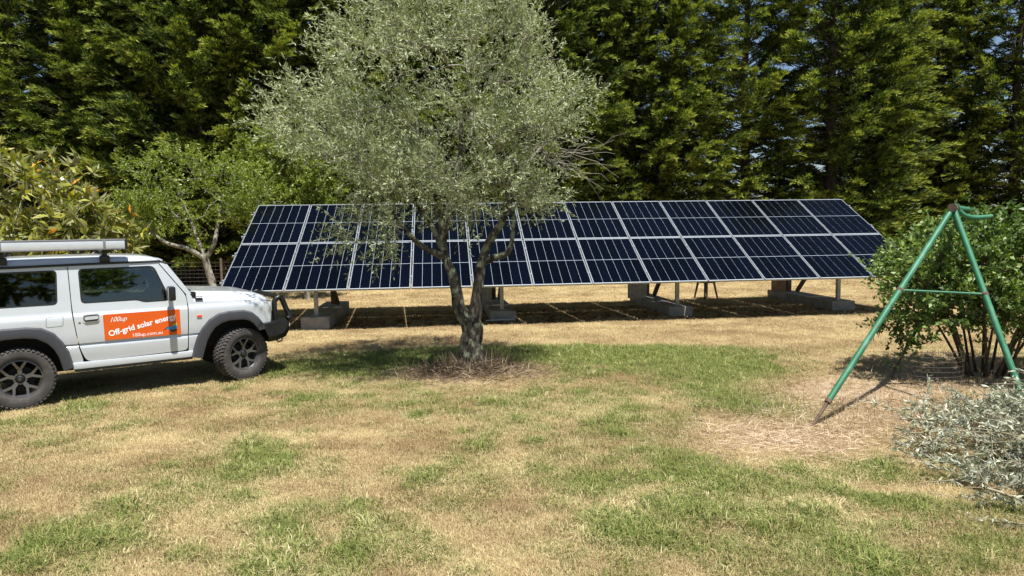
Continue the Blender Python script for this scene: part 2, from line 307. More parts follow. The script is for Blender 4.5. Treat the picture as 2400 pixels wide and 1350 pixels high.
def make_grass():
    gm = grass_mat()
    tufts = [blade_tuft('grass_tuft', 18, 0.030, 0.045, 0.0027, 0.9, 1, gm), blade_tuft('grass_tuft', 18, 0.036, 0.05, 0.0026, 1.1, 2, gm), blade_tuft('grass_tuft', 14, 0.046, 0.04, 0.0026, 0.7, 3, gm),
             blade_tuft('grass_tuft', 18, 0.056, 0.05, 0.0034, 0.9, 4, gm), blade_tuft('grass_tuft', 22, 0.075, 0.06, 0.0045, 1.25, 6, gm), blade_tuft('grass_tuft', 26, 0.036, 0.08, 0.0065, 1.4, 5, gm)]
    bands = [(2.7, 4.2, 3000), (4.2, 6.0, 2400), (6.0, 9.0, 1500), (9.0, 12.5, 750), (12.5, 17.5, 420), (17.5, 24, 160)]
    P = []
    for y0, y1, d in bands:
        hw = 0.80 * y1 + 0.9; n = int(2 * hw * (y1 - y0) * d); x = rng.uniform(-hw, hw, n); y = rng.uniform(y0, y1, n)
        k = np.abs(x) < 0.80 * y + 0.9; P.append(np.stack([x[k], y[k]], 1))
    P = np.vstack(P); x, y = P[:, 0], P[:, 1]
    g, b = lawn_fields(x, y); u = under_array(x, y); r = rng.uniform(size=len(x))
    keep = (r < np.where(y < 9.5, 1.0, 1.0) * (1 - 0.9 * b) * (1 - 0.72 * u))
    for (fx, fy, rz, hx, hy) in FOOT:
        c, s = math.cos(rz), math.sin(rz); lx = (x - fx) * c + (y - fy) * s; ly = -(x - fx) * s + (y - fy) * c; keep &= ~((np.abs(lx) < hx) & (np.abs(ly) < hy))
    x, y, g, b = x[keep], y[keep], g[keep], b[keep]; n = len(x)
    z = 0.035 * (fbm(x * 0.5, y * 0.5, 9) - 0.5) + 0.012 * (fbm(x * 3, y * 3, 12) - 0.5) - 0.012
    far = np.clip(y / 9.0, 1.0, 2.4)
    sc = rng.uniform(0.75, 1.25, n) * far * (0.9 + 0.3 * g); hz = sc * (0.75 + 0.55 * fbm(x * 1.7, y * 1.7, 21)) / far ** 0.5
    var = rng.integers(0, 3, n); var = np.where((g > 0.5) & (rng.uniform(size=n) < 0.22), 3, var); var = np.where((g > 0.75) & (rng.uniform(size=n) < 0.04), 4, var); var = np.where((g > 0.35) & (rng.uniform(size=n) < 0.04), 5, var)
    wf = weed_field(x, y); q = rng.uniform(size=n) < wf * 0.5; var = np.where(q, np.where(rng.uniform(size=n) < 0.5, 4, 5), var); g = np.where(wf > 0.25, np.maximum(g, 0.45 + 0.5 * wf), g)
    me = bpy.data.meshes.new('lawn_grass'); me.vertices.add(n); me.vertices.foreach_set('co', np.stack([x, y, z], 1).astype(np.float32).ravel())
    me.attributes.new('green', 'FLOAT', 'POINT').data.foreach_set('value', np.clip(g + rng.normal(0, 0.08, n), 0, 1).astype(np.float32))
    me.attributes.new('tone', 'FLOAT', 'POINT').data.foreach_set('value', np.clip(lawn_tone(x, y) + rng.normal(0, 0.12, n), 0, 1).astype(np.float32))
    me.attributes.new('var', 'INT', 'POINT').data.foreach_set('value', var.astype(np.int32))
    rot = np.stack([rng.normal(0, 0.10, n), rng.normal(0, 0.10, n), rng.uniform(0, 6.283, n)], 1)
    me.attributes.new('rot', 'FLOAT_VECTOR', 'POINT').data.foreach_set('vector', rot.astype(np.float32).ravel())
    me.attributes.new('scl', 'FLOAT_VECTOR', 'POINT').data.foreach_set('vector', np.stack([sc, sc, hz], 1).astype(np.float32).ravel())
    o = link('lawn_grass', me); tag(o, 'short dry and green grass blades covering the lawn', 'grass', kind='stuff')
    ng = bpy.data.node_groups.new('grass_scatter', 'GeometryNodeTree'); ng.interface.new_socket(name='Geometry', in_out='INPUT', socket_type='NodeSocketGeometry'); ng.interface.new_socket(name='Geometry', in_out='OUTPUT', socket_type='NodeSocketGeometry')
    N = ng.nodes; L = ng.links; gi = N.new('NodeGroupInput'); go = N.new('NodeGroupOutput'); ip = N.new('GeometryNodeInstanceOnPoints'); jn = N.new('GeometryNodeJoinGeometry')
    for t in reversed(tufts):
        q = N.new('GeometryNodeObjectInfo'); q.inputs['Object'].default_value = t; q.inputs['As Instance'].default_value = True; L.new(q.outputs['Geometry'], jn.inputs[0])
    def na(nm, ty): q = N.new('GeometryNodeInputNamedAttribute'); q.data_type = ty; q.inputs['Name'].default_value = nm; return q.outputs['Attribute']
    L.new(gi.outputs[0], ip.inputs['Points']); L.new(jn.outputs[0], ip.inputs['Instance']); ip.inputs['Pick Instance'].default_value = True
    L.new(na('var', 'INT'), ip.inputs['Instance Index']); L.new(na('rot', 'FLOAT_VECTOR'), ip.inputs['Rotation']); L.new(na('scl', 'FLOAT_VECTOR'), ip.inputs['Scale']); L.new(ip.outputs[0], go.inputs[0])
    o.modifiers.new('scatter', 'NODES').node_group = ng
    print('grass tufts', n)

# ================================================================== SOLAR ARRAY
PW, PH, TILT, AYAW = 1.154, 1.742, math.radians(29.0), math.radians(6.09)
BL = Vector((-5.329, 12.121, 0.773))
M['alu'] = plain('brushed_aluminium', (0.30, 0.32, 0.335), 0.48, 0.7, 0.05, 30)
M['galv'] = plain('galvanised_steel', (0.40, 0.41, 0.42), 0.55, 0.6, 0.2, 9, 0.1, 40)
M['concrete'] = plain('weathered_concrete', (0.27, 0.255, 0.235), 0.95, 0, 0.28, 6, 0.5, 45)
M['wood'] = plain('weathered_timber', (0.36, 0.24, 0.13), 0.85, 0, 0.3, 7, 0.4, 30)
M['darkwood'] = plain('dark_timber_strut', (0.14, 0.10, 0.07), 0.85, 0, 0.3, 8, 0.3, 30)
M['sheet'] = plain('white_backsheet', (0.42, 0.48, 0.53), 0.18, 0, 0.03, 5, spec=0.5)
def cell_mat():
    m_, nt, b = mat_new('solar_cell'); N = nt.nodes; L = nt.links
    oi = N.new('ShaderNodeObjectInfo'); rp = N.new('ShaderNodeValToRGB'); rp.color_ramp.elements[0].color = (0.0004, 0.0008, 0.0021, 1); rp.color_ramp.elements[1].color = (0.0008, 0.0017, 0.0052, 1)
    g = N.new('ShaderNodeNewGeometry'); ad = N.new('ShaderNodeMath'); ad.operation = 'ADD'; ad.use_clamp = True; L.new(oi.outputs['Random'], ad.inputs[0]); 
    sb = N.new('ShaderNodeMath'); sb.operation = 'MULTIPLY_ADD'; L.new(g.outputs['Random Per Island'], sb.inputs[0]); sb.inputs[1].default_value = 0.5; sb.inputs[2].default_value = -0.25; L.new(sb.outputs[0], ad.inputs[1]); L.new(ad.outputs[0], rp.inputs['Fac'])
    tc = N.new('ShaderNodeTexCoord'); wv = N.new('ShaderNodeTexWave'); wv.wave_type = 'BANDS'; wv.bands_direction = 'X'; wv.inputs['Scale'].default_value = 17.3
    L.new(tc.outputs['Object'], wv.inputs['Vector']); mr = N.new('ShaderNodeMapRange'); mr.inputs[1].default_value = 0.93; mr.inputs[2].default_value = 1.0; mr.inputs[4].default_value = 0.0; L.new(wv.outputs['Fac'], mr.inputs[0])
    mx = N.new('ShaderNodeMix'); mx.data_type = 'RGBA'; L.new(mr.outputs[0], mx.inputs[0]); L.new(rp.outputs['Color'], mx.inputs[6]); mx.inputs[7].default_value = (0.3, 0.32, 0.36, 1)
    L.new(mx.outputs[2], b.inputs['Base Color']); b.inputs['Roughness'].default_value = 0.10; b.inputs['Specular IOR Level'].default_value = 0.10
    return m_
M['cell'] = cell_mat()

def make_array():
    base = BL.copy(); base.z = 0
    root = empty('solar_array', base, AYAW); tag(root, 'long tilted array of dark blue solar panels in two rows behind the olive tree', 'solar array')
    ct, st = math.cos(TILT), math.sin(TILT)
    def P(u, v, n=0.0): return Vector((u, v * ct - n * st, BL.z + v * st + n * ct))          # u along, v up the slope, n off the glass
    R = Matrix.Rotation(TILT, 3, 'X')
    w, h = 1.134, 1.722
    # shared meshes for the pieces of one panel
    bm = bmesh.new(); bm_box(bm, (0, 0, -0.004), (w - 0.03, h - 0.03, 0.006)); sheet = bm_mesh('backsheet', bm)
    bm = bmesh.new(); fw, fh = 0.013, 0.035
    for sx in (-1, 1): bm_box(bm, (sx * (w / 2 - fw / 2), 0, -fh / 2 + 0.003), (fw, h, fh), bev=0.0015)
    for sy in (-1, 1): bm_box(bm, (0, sy * (h / 2 - fw / 2), -fh / 2 + 0.0025), (w - 2 * fw - 0.001, fw, fh - 0.001), bev=0.0015)
    frame = bm_mesh('frame', bm)
    cw, chh, gx, gy = 0.1792, 0.0890, 0.0042, 0.0034
    bm = bmesh.new()
    for i in range(9): bm_box(bm, (0, (i - 4) * (chh + gy), 0), (cw, chh, 0.002))
    string = bm_mesh('cell_string', bm)
    for me, k in ((sheet, 'sheet'), (frame, 'alu'), (string, 'cell')): me.materials.append(M[k])
    half = 9 * chh + 8 * gy; cg = 0.012
    for r in range(2):
        for c in range(12):
            p = link('solar_panel', sheet, root); p.location = P(c * PW + PW / 2, r * PH + PH / 2); p.rotation_euler = (TILT, 0, 0)
            link('frame', frame, p)
            for s in range(6):
                for t in (-1, 1):
                    q = link('cell_string', string, p); q.location = ((s - 2.5) * (cw + gx), t * (half / 2 + cg / 2), 0.0002)
    # clamps in the gaps, rails below
    bm = bmesh.new(); bm_box(bm, (0, 0, 0), (0.040, 0.045, 0.014), bev=0.002); bm_box(bm, (0, 0, 0.009), (0.014, 0.014, 0.006)); cl = bm_mesh('panel_clamp', bm); cl.materials.append(M['alu'])
    for r in range(2):
        for c in range(13):
            for f in (0.22, 0.78):
                q = link('panel_clamp', cl, root); u = c * PW + (0.004 if c == 0 else -0.004 if c == 12 else 0); q.location = P(u, r * PH + f * PH, 0.0095); q.rotation_euler = (TILT, 0, 0)
    for r in range(2):
        for f in (0.22, 0.78):
            box('rail', P(6 * PW, r * PH + f * PH, -0.058), (12 * PW + 0.12, 0.04, 0.044), M['alu'], root, R, 0.003)
            for u in (-0.062, 12 * PW + 0.062): box('rail_end_cap', P(u, r * PH + f * PH, -0.058), (0.006, 0.044, 0.048), M['sheet'], root, R, 0.001)
    # supports: rafter, front post, rear post and brace over each footing
    spots = [(1.63, 0.55), (5.26, 1.10), (9.00, 1.12), (12.66, 1.18)]
    for i, (u, v0) in enumerate(spots):
        bw, bh = 0.52, (0.24, 0.19, 0.18, 0.19)[i]; bl = 2.9
        y0 = v0 - 0.22
        box('rafter', P(u, PH, -0.13), (0.06, 2 * PH - 0.5, 0.09), M['galv'], root, R, 0.004)
        def post(name, y, s, mat, ux=0.0):
            zt = BL.z + (y / ct) * st - 0.185 / ct * 1.0
            return box(name, (u + ux, y, (bh + zt) / 2), (s[0], s[1], zt - bh), mat, root, None, 0.003)
        post('front_post', v0, (0.075, 0.075), M['galv'])
        box('base_plate', (u, v0, bh + 0.006), (0.18, 0.18, 0.010), M['galv'], root, None, 0.002)
        post('rear_post', v0 + 2.1, (0.10, 0.10), M['darkwood'])
        yb = v0 + 1.9; z0 = bh + 0.03; y1 = v0 + 0.55; z1 = BL.z + (y1 / ct) * st - 0.20
        d = Vector((0, y1 - yb, z1 - z0)); rot = d.to_track_quat('Z', 'X').to_matrix()
        box('brace', (u + 0.12, (yb + y1) / 2, (z0 + z1) / 2), (0.06, 0.09, d.length), M['darkwood'], root, rot, 0.004)
        # concrete footing: a thing of its own
        ft = empty('concrete_footing', base + Matrix.Rotation(AYAW, 3, 'Z') @ Vector((u, y0, 0)), AYAW)
        tag(ft, ['weathered concrete footing under the array, nearest the car', 'concrete footing behind the olive trunk with a pale pipe before it', 'concrete footing between the olive tree and the black stool', 'concrete footing at the right end of the array beside the bush'][i], 'footing', 'concrete footings under the solar array')
        bm = bmesh.new(); bm_box(bm, (0, bl / 2, bh / 2 - 0.03), (bw, bl, bh + 0.06), bev=0.012)
        bmesh.ops.subdivide_edges(bm, edges=[e for e in bm.edges if e.calc_length() > 0.3], cuts=6, use_grid_fill=True)
        for v in bm.verts: v.co += Vector((random.uniform(-1, 1), random.uniform(-1, 1), random.uniform(-1, 0))) * 0.004
        link('block', bm_mesh('block', bm, 50), ft, M['concrete'])
        FOOT.append((ft.location.x - math.sin(AYAW) * bl / 2, ft.location.y + math.cos(AYAW) * bl / 2, AYAW, bw / 2 + 0.02, bl / 2 + 0.01))
    # things stored under the array
    A = Matrix.Translation(base) @ Matrix.Rotation(AYAW, 4, 'Z')
    def corr(name, u, y, wd, ht, z0, label, group):
        xs = np.linspace(-wd / 2, wd / 2, int(wd / 0.012)); yy = 0.010 * np.sin(xs / 0.038 * 2 * np.pi * 0.5)
        V = []; 
        for s in (0, 1):
            for z in (0, ht): V += [np.stack([xs, yy + s * 0.003, np.full_like(xs, z)], 1)]
        V = np.vstack(V); n = len(xs); i = np.arange(n - 1)
        F = np.vstack([np.stack([i, i + 1, i + n + 1, i + n], 1), np.stack([i + 2 * n, i + 3 * n, i + 3 * n + 1, i + 2 * n + 1], 1), np.stack([i + n, i + n + 1, i + 3 * n + 1, i + 3 * n], 1), np.stack([i, i + 2 * n, i + 2 * n + 1, i + 1], 1)])
        me = np_mesh(name, V, F); shade(me, True, 60); o = link(name, me, None, M['galv']); o.location = A @ Vector((u, y, z0)); o.rotation_euler = (0.0, 0, AYAW); tag(o, label, 'metal sheet', group)
    corr('corrugated_sheet', 5.02, 2.65, 0.30, 1.15, 0.19, 'narrow grey corrugated metal sheet standing behind the olive trunk under the panels', 'corrugated sheets under the array')
    corr('corrugated_sheet', 8.62, 2.75, 0.46, 1.15, 0.18, 'wide grey corrugated metal sheet standing on the footing near the stool', 'corrugated sheets under the array')
    b = box('timber_board', (0, 0, 0.55), (0.42, 0.03, 1.1), M['wood'], None, None, 0.004); b.location = A @ Vector((12.46, 3.4, 0.185)); b.rotation_euler = (0, 0, AYAW + 0.2); tag(b, 'weathered brown timber board standing on the right end footing', 'board')
    s = empty('stool', A @ Vector((10.75, 3.85, 0.0)), AYAW + 0.3); tag(s, 'black plastic stool with splayed legs under the solar array', 'stool')
    M['blackpl'] = plain('black_plastic', (0.012, 0.012, 0.013), 0.45, 0, 0.1, 10)
    bm = bmesh.new(); bm_box(bm, (0, 0, 0.46), (0.36, 0.36, 0.035), bev=0.012); bm_box(bm, (0, 0, 0.425), (0.33, 0.33, 0.04), bev=0.006); link('seat', bm_mesh('seat', bm, 40), s, M['blackpl'])
    for sx in (-1, 1):
        for sy in (-1, 1):
            bm = bmesh.new(); bm_box(bm, (0, 0, 0), (0.045, 0.045, 0.45), bev=0.004)
            for v in bm.verts:
                t = 0.5 - v.co.z / 0.45; k = 1 - 0.35 * t; v.co = Vector((sx * (0.135 + 0.07 * t) + v.co.x * k, sy * (0.135 + 0.07 * t) + v.co.y * k, v.co.z + 0.213))
            link('leg', bm_mesh('leg', bm, 40), s, M['blackpl'])
    pp = tube('pale_pipe', [(-0.32, 0, 0.022), (-0.15, -0.02, 0.03), (0.05, 0.0, 0.026), (0.25, 0.015, 0.022)], 0.014, M['sheet'], None, 8, 4); pp.location = A @ Vector((5.22, 0.74, 0)); pp.rotation_euler = (0, 0, AYAW); tag(pp, 'short pale pipe lying before the footing behind the olive trunk', 'pipe')
make_array()

# ================================================================== CAR
M['paint'] = plain('silver_paint', (0.53, 0.56, 0.585), 0.24, 0.10, 0.02, 3, coat=0.8, spec=0.5)
M['plastic'] = plain('grey_plastic_flare', (0.040, 0.041, 0.047), 0.5, 0, 0.12, 10, 0.08, 200)
M['black'] = plain('black_powdercoat', (0.010, 0.0105, 0.012), 0.38, 0, 0.1, 20)
M['dark'] = plain('dark_underbody', (0.012, 0.011, 0.010), 0.9, 0, 0.2, 8)
M['seal'] = plain('rubber_seal', (0.012, 0.012, 0.013), 0.5, 0, 0.1, 8)
M['tyre'] = plain('dusty_tyre', (0.050, 0.046, 0.043), 0.9, 0, 0.25, 9, 0.15, 80)
M['rim'] = plain('gunmetal_alloy', (0.22, 0.22, 0.235), 0.3, 0.8, 0.08, 12)
M['seatcloth'] = plain('dark_seat_cloth', (0.03, 0.031, 0.035), 0.9, 0, 0.15, 30)
M['awn'] = plain('anodised_channel', (0.62, 0.66, 0.70), 0.35, 0.35, 0.05, 14)
M['awngrey'] = plain('grey_channel_cover', (0.20, 0.20, 0.21), 0.5, 0.2, 0.1, 14)
M['orange'] = plain('orange_sign_film', (0.66, 0.098, 0.006), 0.4, 0, 0.03, 4)
M['white'] = plain('white_lettering', (0.85, 0.85, 0.84), 0.45, 0, 0.02, 4)
M['amber'] = plain('amber_lens', (0.70, 0.07, 0.015), 0.15, 0, 0.05, 30)
M['logo_blue'] = plain('logo_blue', (0.02, 0.22, 0.50), 0.45, 0, 0.05, 4); M['logo_green'] = plain('logo_green', (0.25, 0.55, 0.05), 0.45, 0, 0.05, 4); M['logo_dark'] = plain('logo_dark', (0.02, 0.03, 0.02), 0.45, 0, 0.05, 4)
M['lens'] = plain('lamp_lens', (0.7, 0.72, 0.74), 0.08, 0.3, 0.03, 4)
def glass_mat(name, tint, mixv):
    m_, nt, b = mat_new(name); N = nt.nodes; L = nt.links
    nt.nodes.remove(b); gl = N.new('ShaderNodeBsdfGlossy'); gl.inputs['Roughness'].default_value = 0.02; gl.inputs['Color'].default_value = (0.95, 0.97, 1, 1)
    tr = N.new('ShaderNodeBsdfTransparent'); tr.inputs['Color'].default_value = (*tint, 1); fr = N.new('ShaderNodeFresnel'); fr.inputs['IOR'].default_value = mixv
    tc = N.new('ShaderNodeTexCoord'); nz = N.new('ShaderNodeTexNoise'); nz.inputs['Scale'].default_value = 3.0; L.new(tc.outputs['Object'], nz.inputs['Vector']); bp = N.new('ShaderNodeBump'); bp.inputs['Strength'].default_value = 0.015; bp.inputs['Distance'].default_value = 0.02; L.new(nz.outputs['Fac'], bp.inputs['Height']); L.new(bp.outputs[0], gl.inputs['Normal'])
    mx = N.new('ShaderNodeMixShader'); L.new(fr.outputs[0], mx.inputs[0]); L.new(tr.outputs[0], mx.inputs[1]); L.new(gl.outputs[0], mx.inputs[2]); L.new(mx.outputs[0], N['Material Output'].inputs['Surface'])
    return m_
M['glass'] = glass_mat('tinted_glass', (0.50, 0.60, 0.62), 1.75)
M['glass_dark'] = glass_mat('privacy_glass', (0.16, 0.18, 0.22), 1.75)

def rounded(poly, r, n=4):
    out = []; k = len(poly)
    for i in range(k):
        p = Vector(poly[i][:2]); a = Vector(poly[i - 1][:2]) - p; b = Vector(poly[(i + 1) % k][:2]) - p; rr = poly[i][2] if len(poly[i]) > 2 else r
        rr = min(rr, a.length * 0.45, b.length * 0.45)
        if rr <= 1e-4: out.append(tuple(p)); continue
        p0 = p + a.normalized() * rr; p1 = p + b.normalized() * rr
        for t in np.linspace(0, 1, n + 1): q = p0 * (1 - t) ** 2 + p * 2 * t * (1 - t) + p1 * t * t; out.append((q.x, q.y))
    return out
def inset(poly, d):
    k = len(poly); A = sum(poly[i][0] * poly[(i + 1) % k][1] - poly[(i + 1) % k][0] * poly[i][1] for i in range(k)); s = 1 if A > 0 else -1; out = []
    for i in range(k):
        e = Vector(poly[(i + 1) % k]) - Vector(poly[i - 1]); nrm = Vector((-e.y, e.x)).normalized() * s; out.append((poly[i][0] + nrm.x * d, poly[i][1] + nrm.y * d))
    return out

def skin(name, outline, holes, yf, sg, mat, parent, thick=0.012, off=0.0, nx=0.12, nz=0.05, angle=40):
    """a body panel: flat outline with openings in (x, z), laid on the side surface y = sg * yf(x, z)"""
    bm = bmesh.new(); edges = []
    for lp in [outline] + list(holes):
        vs_ = [bm.verts.new((p[0], 0, p[1])) for p in lp]
        for i in range(len(vs_)): edges.append(bm.edges.new((vs_[i], vs_[(i + 1) % len(vs_)])))
    bmesh.ops.triangle_fill(bm, use_beauty=True, use_dissolve=False, edges=edges, normal=(0, 1, 0))
    x0 = min(p[0] for p in outline); x1 = max(p[0] for p in outline); z0 = min(p[1] for p in outline); z1 = max(p[1] for p in outline)
    for x in np.arange(x0 + nx, x1, nx): bmesh.ops.bisect_plane(bm, geom=bm.verts[:] + bm.edges[:] + bm.faces[:], plane_co=(x, 0, 0), plane_no=(1, 0, 0))
    for z in sorted(set([q for q in np.arange(z0 + nz, z1, nz)] + [q for q in (0.615, 0.628, 0.638, 0.648, 0.945, 0.962, 0.985) if z0 < q < z1])): bmesh.ops.bisect_plane(bm, geom=bm.verts[:] + bm.edges[:] + bm.faces[:], plane_co=(0, 0, z), plane_no=(0, 0, 1))
    for v in bm.verts: v.co.y = sg * (yf(v.co.x, v.co.z) + off)
    front = bm.faces[:]
    for f in front: f.normal_update()
    r = bmesh.ops.extrude_face_region(bm, geom=front)
    for v in r['geom']:
        if isinstance(v, bmesh.types.BMVert): v.co.y -= sg * thick
    return link(name, bm_mesh(name, bm, angle), parent, mat)

def lerp_tab(tab):
    xs = [t[0] for t in tab]; ys = [t[1] for t in tab]
    return lambda q: float(np.interp(q, xs, ys))
_zprof = lerp_tab([(0.30, 0.700), (0.40, 0.722), (0.44, 0.726), (0.56, 0.738), (0.615, 0.737), (0.628, 0.726), (0.638, 0.724), (0.648, 0.741), (0.70, 0.747), (0.92, 0.747), (0.945, 0.745), (0.962, 0.738), (0.985, 0.725), (1.0, 0.722), (1.06, 0.718), (1.30, 0.696), (1.50, 0.672), (1.56, 0.66)])
_xprof = lerp_tab([(-0.7, -0.03), (-0.4, -0.006), (0, 0), (1.7, 0), (2.2, -0.006), (2.5, -0.02), (2.66, -0.05)])
def ybody(x, z): return _zprof(z) + _xprof(x)

def text_mesh(s, size, bold=0.0, shear=0.0):
    c = bpy.data.curves.new('lettering', 'FONT'); c.body = s; c.size = size; c.offset = bold; c.shear = shear; c.align_x = 'LEFT'; c.resolution_u = 3; c.extrude = 0.0004
    o = bpy.data.objects.new('tmp', c); COL.objects.link(o); bpy.context.view_layer.update()
    me = bpy.data.meshes.new_from_object(o.evaluated_get(bpy.context.evaluated_depsgraph_get())); bpy.data.objects.remove(o); return me

def make_wheel(parent, x, sg, steer=0.0):
    R_, W_ = 0.327, 0.215
    w = empty('wheel', (x, sg * 0.675, R_), 0); w.parent = parent; w.rotation_euler = (0, 0, steer)
    # profile: radius, y (outer face on +y in local, flipped with sg)
    h = W_ / 2; o = sg
    pr = [(0.205, -h * 0.80), (0.225, -h * 0.96), (0.265, -h * 1.0), (0.298, -h * 0.96), (0.312, -h * 0.80), (0.316, -h * 0.4), (0.317, 0), (0.316, h * 0.4), (0.312, h * 0.80), (0.298, h * 0.96), (0.265, h), (0.225, h * 0.96), (0.205, h * 0.80), (0.200, h * 0.7), (0.2, -h * 0.7), (0.205, -h * 0.80)]
    ty = lathe('tyre', [(a, b * o) for a, b in pr], M['tyre'], w, 48)
    bm = bmesh.new()
    for i in range(44):                                           # tread and shoulder blocks
        a = 2 * math.pi * i / 44
        for k, (yy, wd, tw, rr) in enumerate(((-0.083, 0.044, 0.25, 0.3165), (-0.030, 0.040, -0.5, 0.3205), (0.024, 0.040, 0.5, 0.3205), (0.083, 0.044, -0.25, 0.3165))):
            b_ = a + (0.07 if k % 2 else 0)
            rot = Matrix.Rotation(-b_, 3, 'Y') @ Matrix.Rotation(tw, 3, 'X') @ (Matrix.Rotation((0.35 if k == 3 else -0.35 if k == 0 else 0), 3, 'Z'))
            bm_box(bm, Matrix.Rotation(-b_, 3, 'Y') @ Vector((rr, yy, 0)), (0.016, wd, 0.027), rot)
    link('tread', bm_mesh('tread', bm), w, M['tyre'])
    lathe('rim', [(0.203, h * 0.74 * o), (0.196, h * 0.76 * o), (0.188, h * 0.60 * o), (0.180, h * 0.1 * o), (0.178, -h * 0.7 * o)], M['rim'], w, 40)
    lathe('brake_drum', [(0.0, h * 0.05 * o), (0.13, h * 0.05 * o), (0.135, -0.02 * o), (0.135, -h * 0.7 * o)], M['dark'], w, 24)
    for i in range(5):                                            # five forked spokes
        a = 2 * math.pi * i / 5 + 0.3; bm = bmesh.new()
        def bar(r0, r1, a0, a1, w0, w1, y0, y1):
            p0 = Vector((r0 * math.cos(a0), y0 * o, r0 * math.sin(a0))); p1 = Vector((r1 * math.cos(a1), y1 * o, r1 * math.sin(a1))); d = (p1 - p0).normalized(); s = d.cross(Vector((0, 1, 0))).normalized(); t = 0.022 * o
            vs_ = []
            for p, ww in ((p0, w0), (p1, w1)):
                for q in (-1, 1):
                    vs_.append(bm.verts.new(p + s * ww * q * 0.42)); vs_.append(bm.verts.new(p + s * ww * q * 0.5 - Vector((0, t, 0))))
            for f in ((0, 2, 6, 4), (1, 5, 7, 3), (0, 4, 5, 1), (2, 3, 7, 6), (0, 1, 3, 2), (4, 6, 7, 5)): bm.faces.new([vs_[j] for j in f])
        bar(0.045, 0.118, a, a, 0.046, 0.046, h * 0.50, h * 0.56)
        for q in (-1, 1): bar(0.108, 0.192, a + q * 0.07, a + q * 0.30, 0.031, 0.026, h * 0.56, h * 0.62)
        link('spoke', bm_mesh('spoke', bm, 30), w, M['rim'])
    lathe('hub_cap', [(0.0, h * 0.66 * o), (0.026, h * 0.65 * o), (0.034, h * 0.60 * o), (0.040, h * 0.45 * o), (0.062, h * 0.42 * o), (0.066, h * 0.2 * o)], M['black'], w, 24)
    for i in range(5):
        a = 2 * math.pi * (i + 0.5) / 5 + 0.3; b = lathe('wheel_nut', [(0, h * 0.50 * o), (0.010, h * 0.49 * o), (0.011, h * 0.36 * o)], M['rim'], w, 8); b.location = (0.055 * math.cos(a), 0, 0.055 * math.sin(a))
    e = link('emblem', text_mesh('S', 0.045, 0.001), w, M['rim']); e.rotation_euler = (math.pi / 2, 0, 0 if sg < 0 else math.pi); e.location = (-0.014 * (-sg), (h * 0.67 + 0.0006) * o, -0.015)
    return w

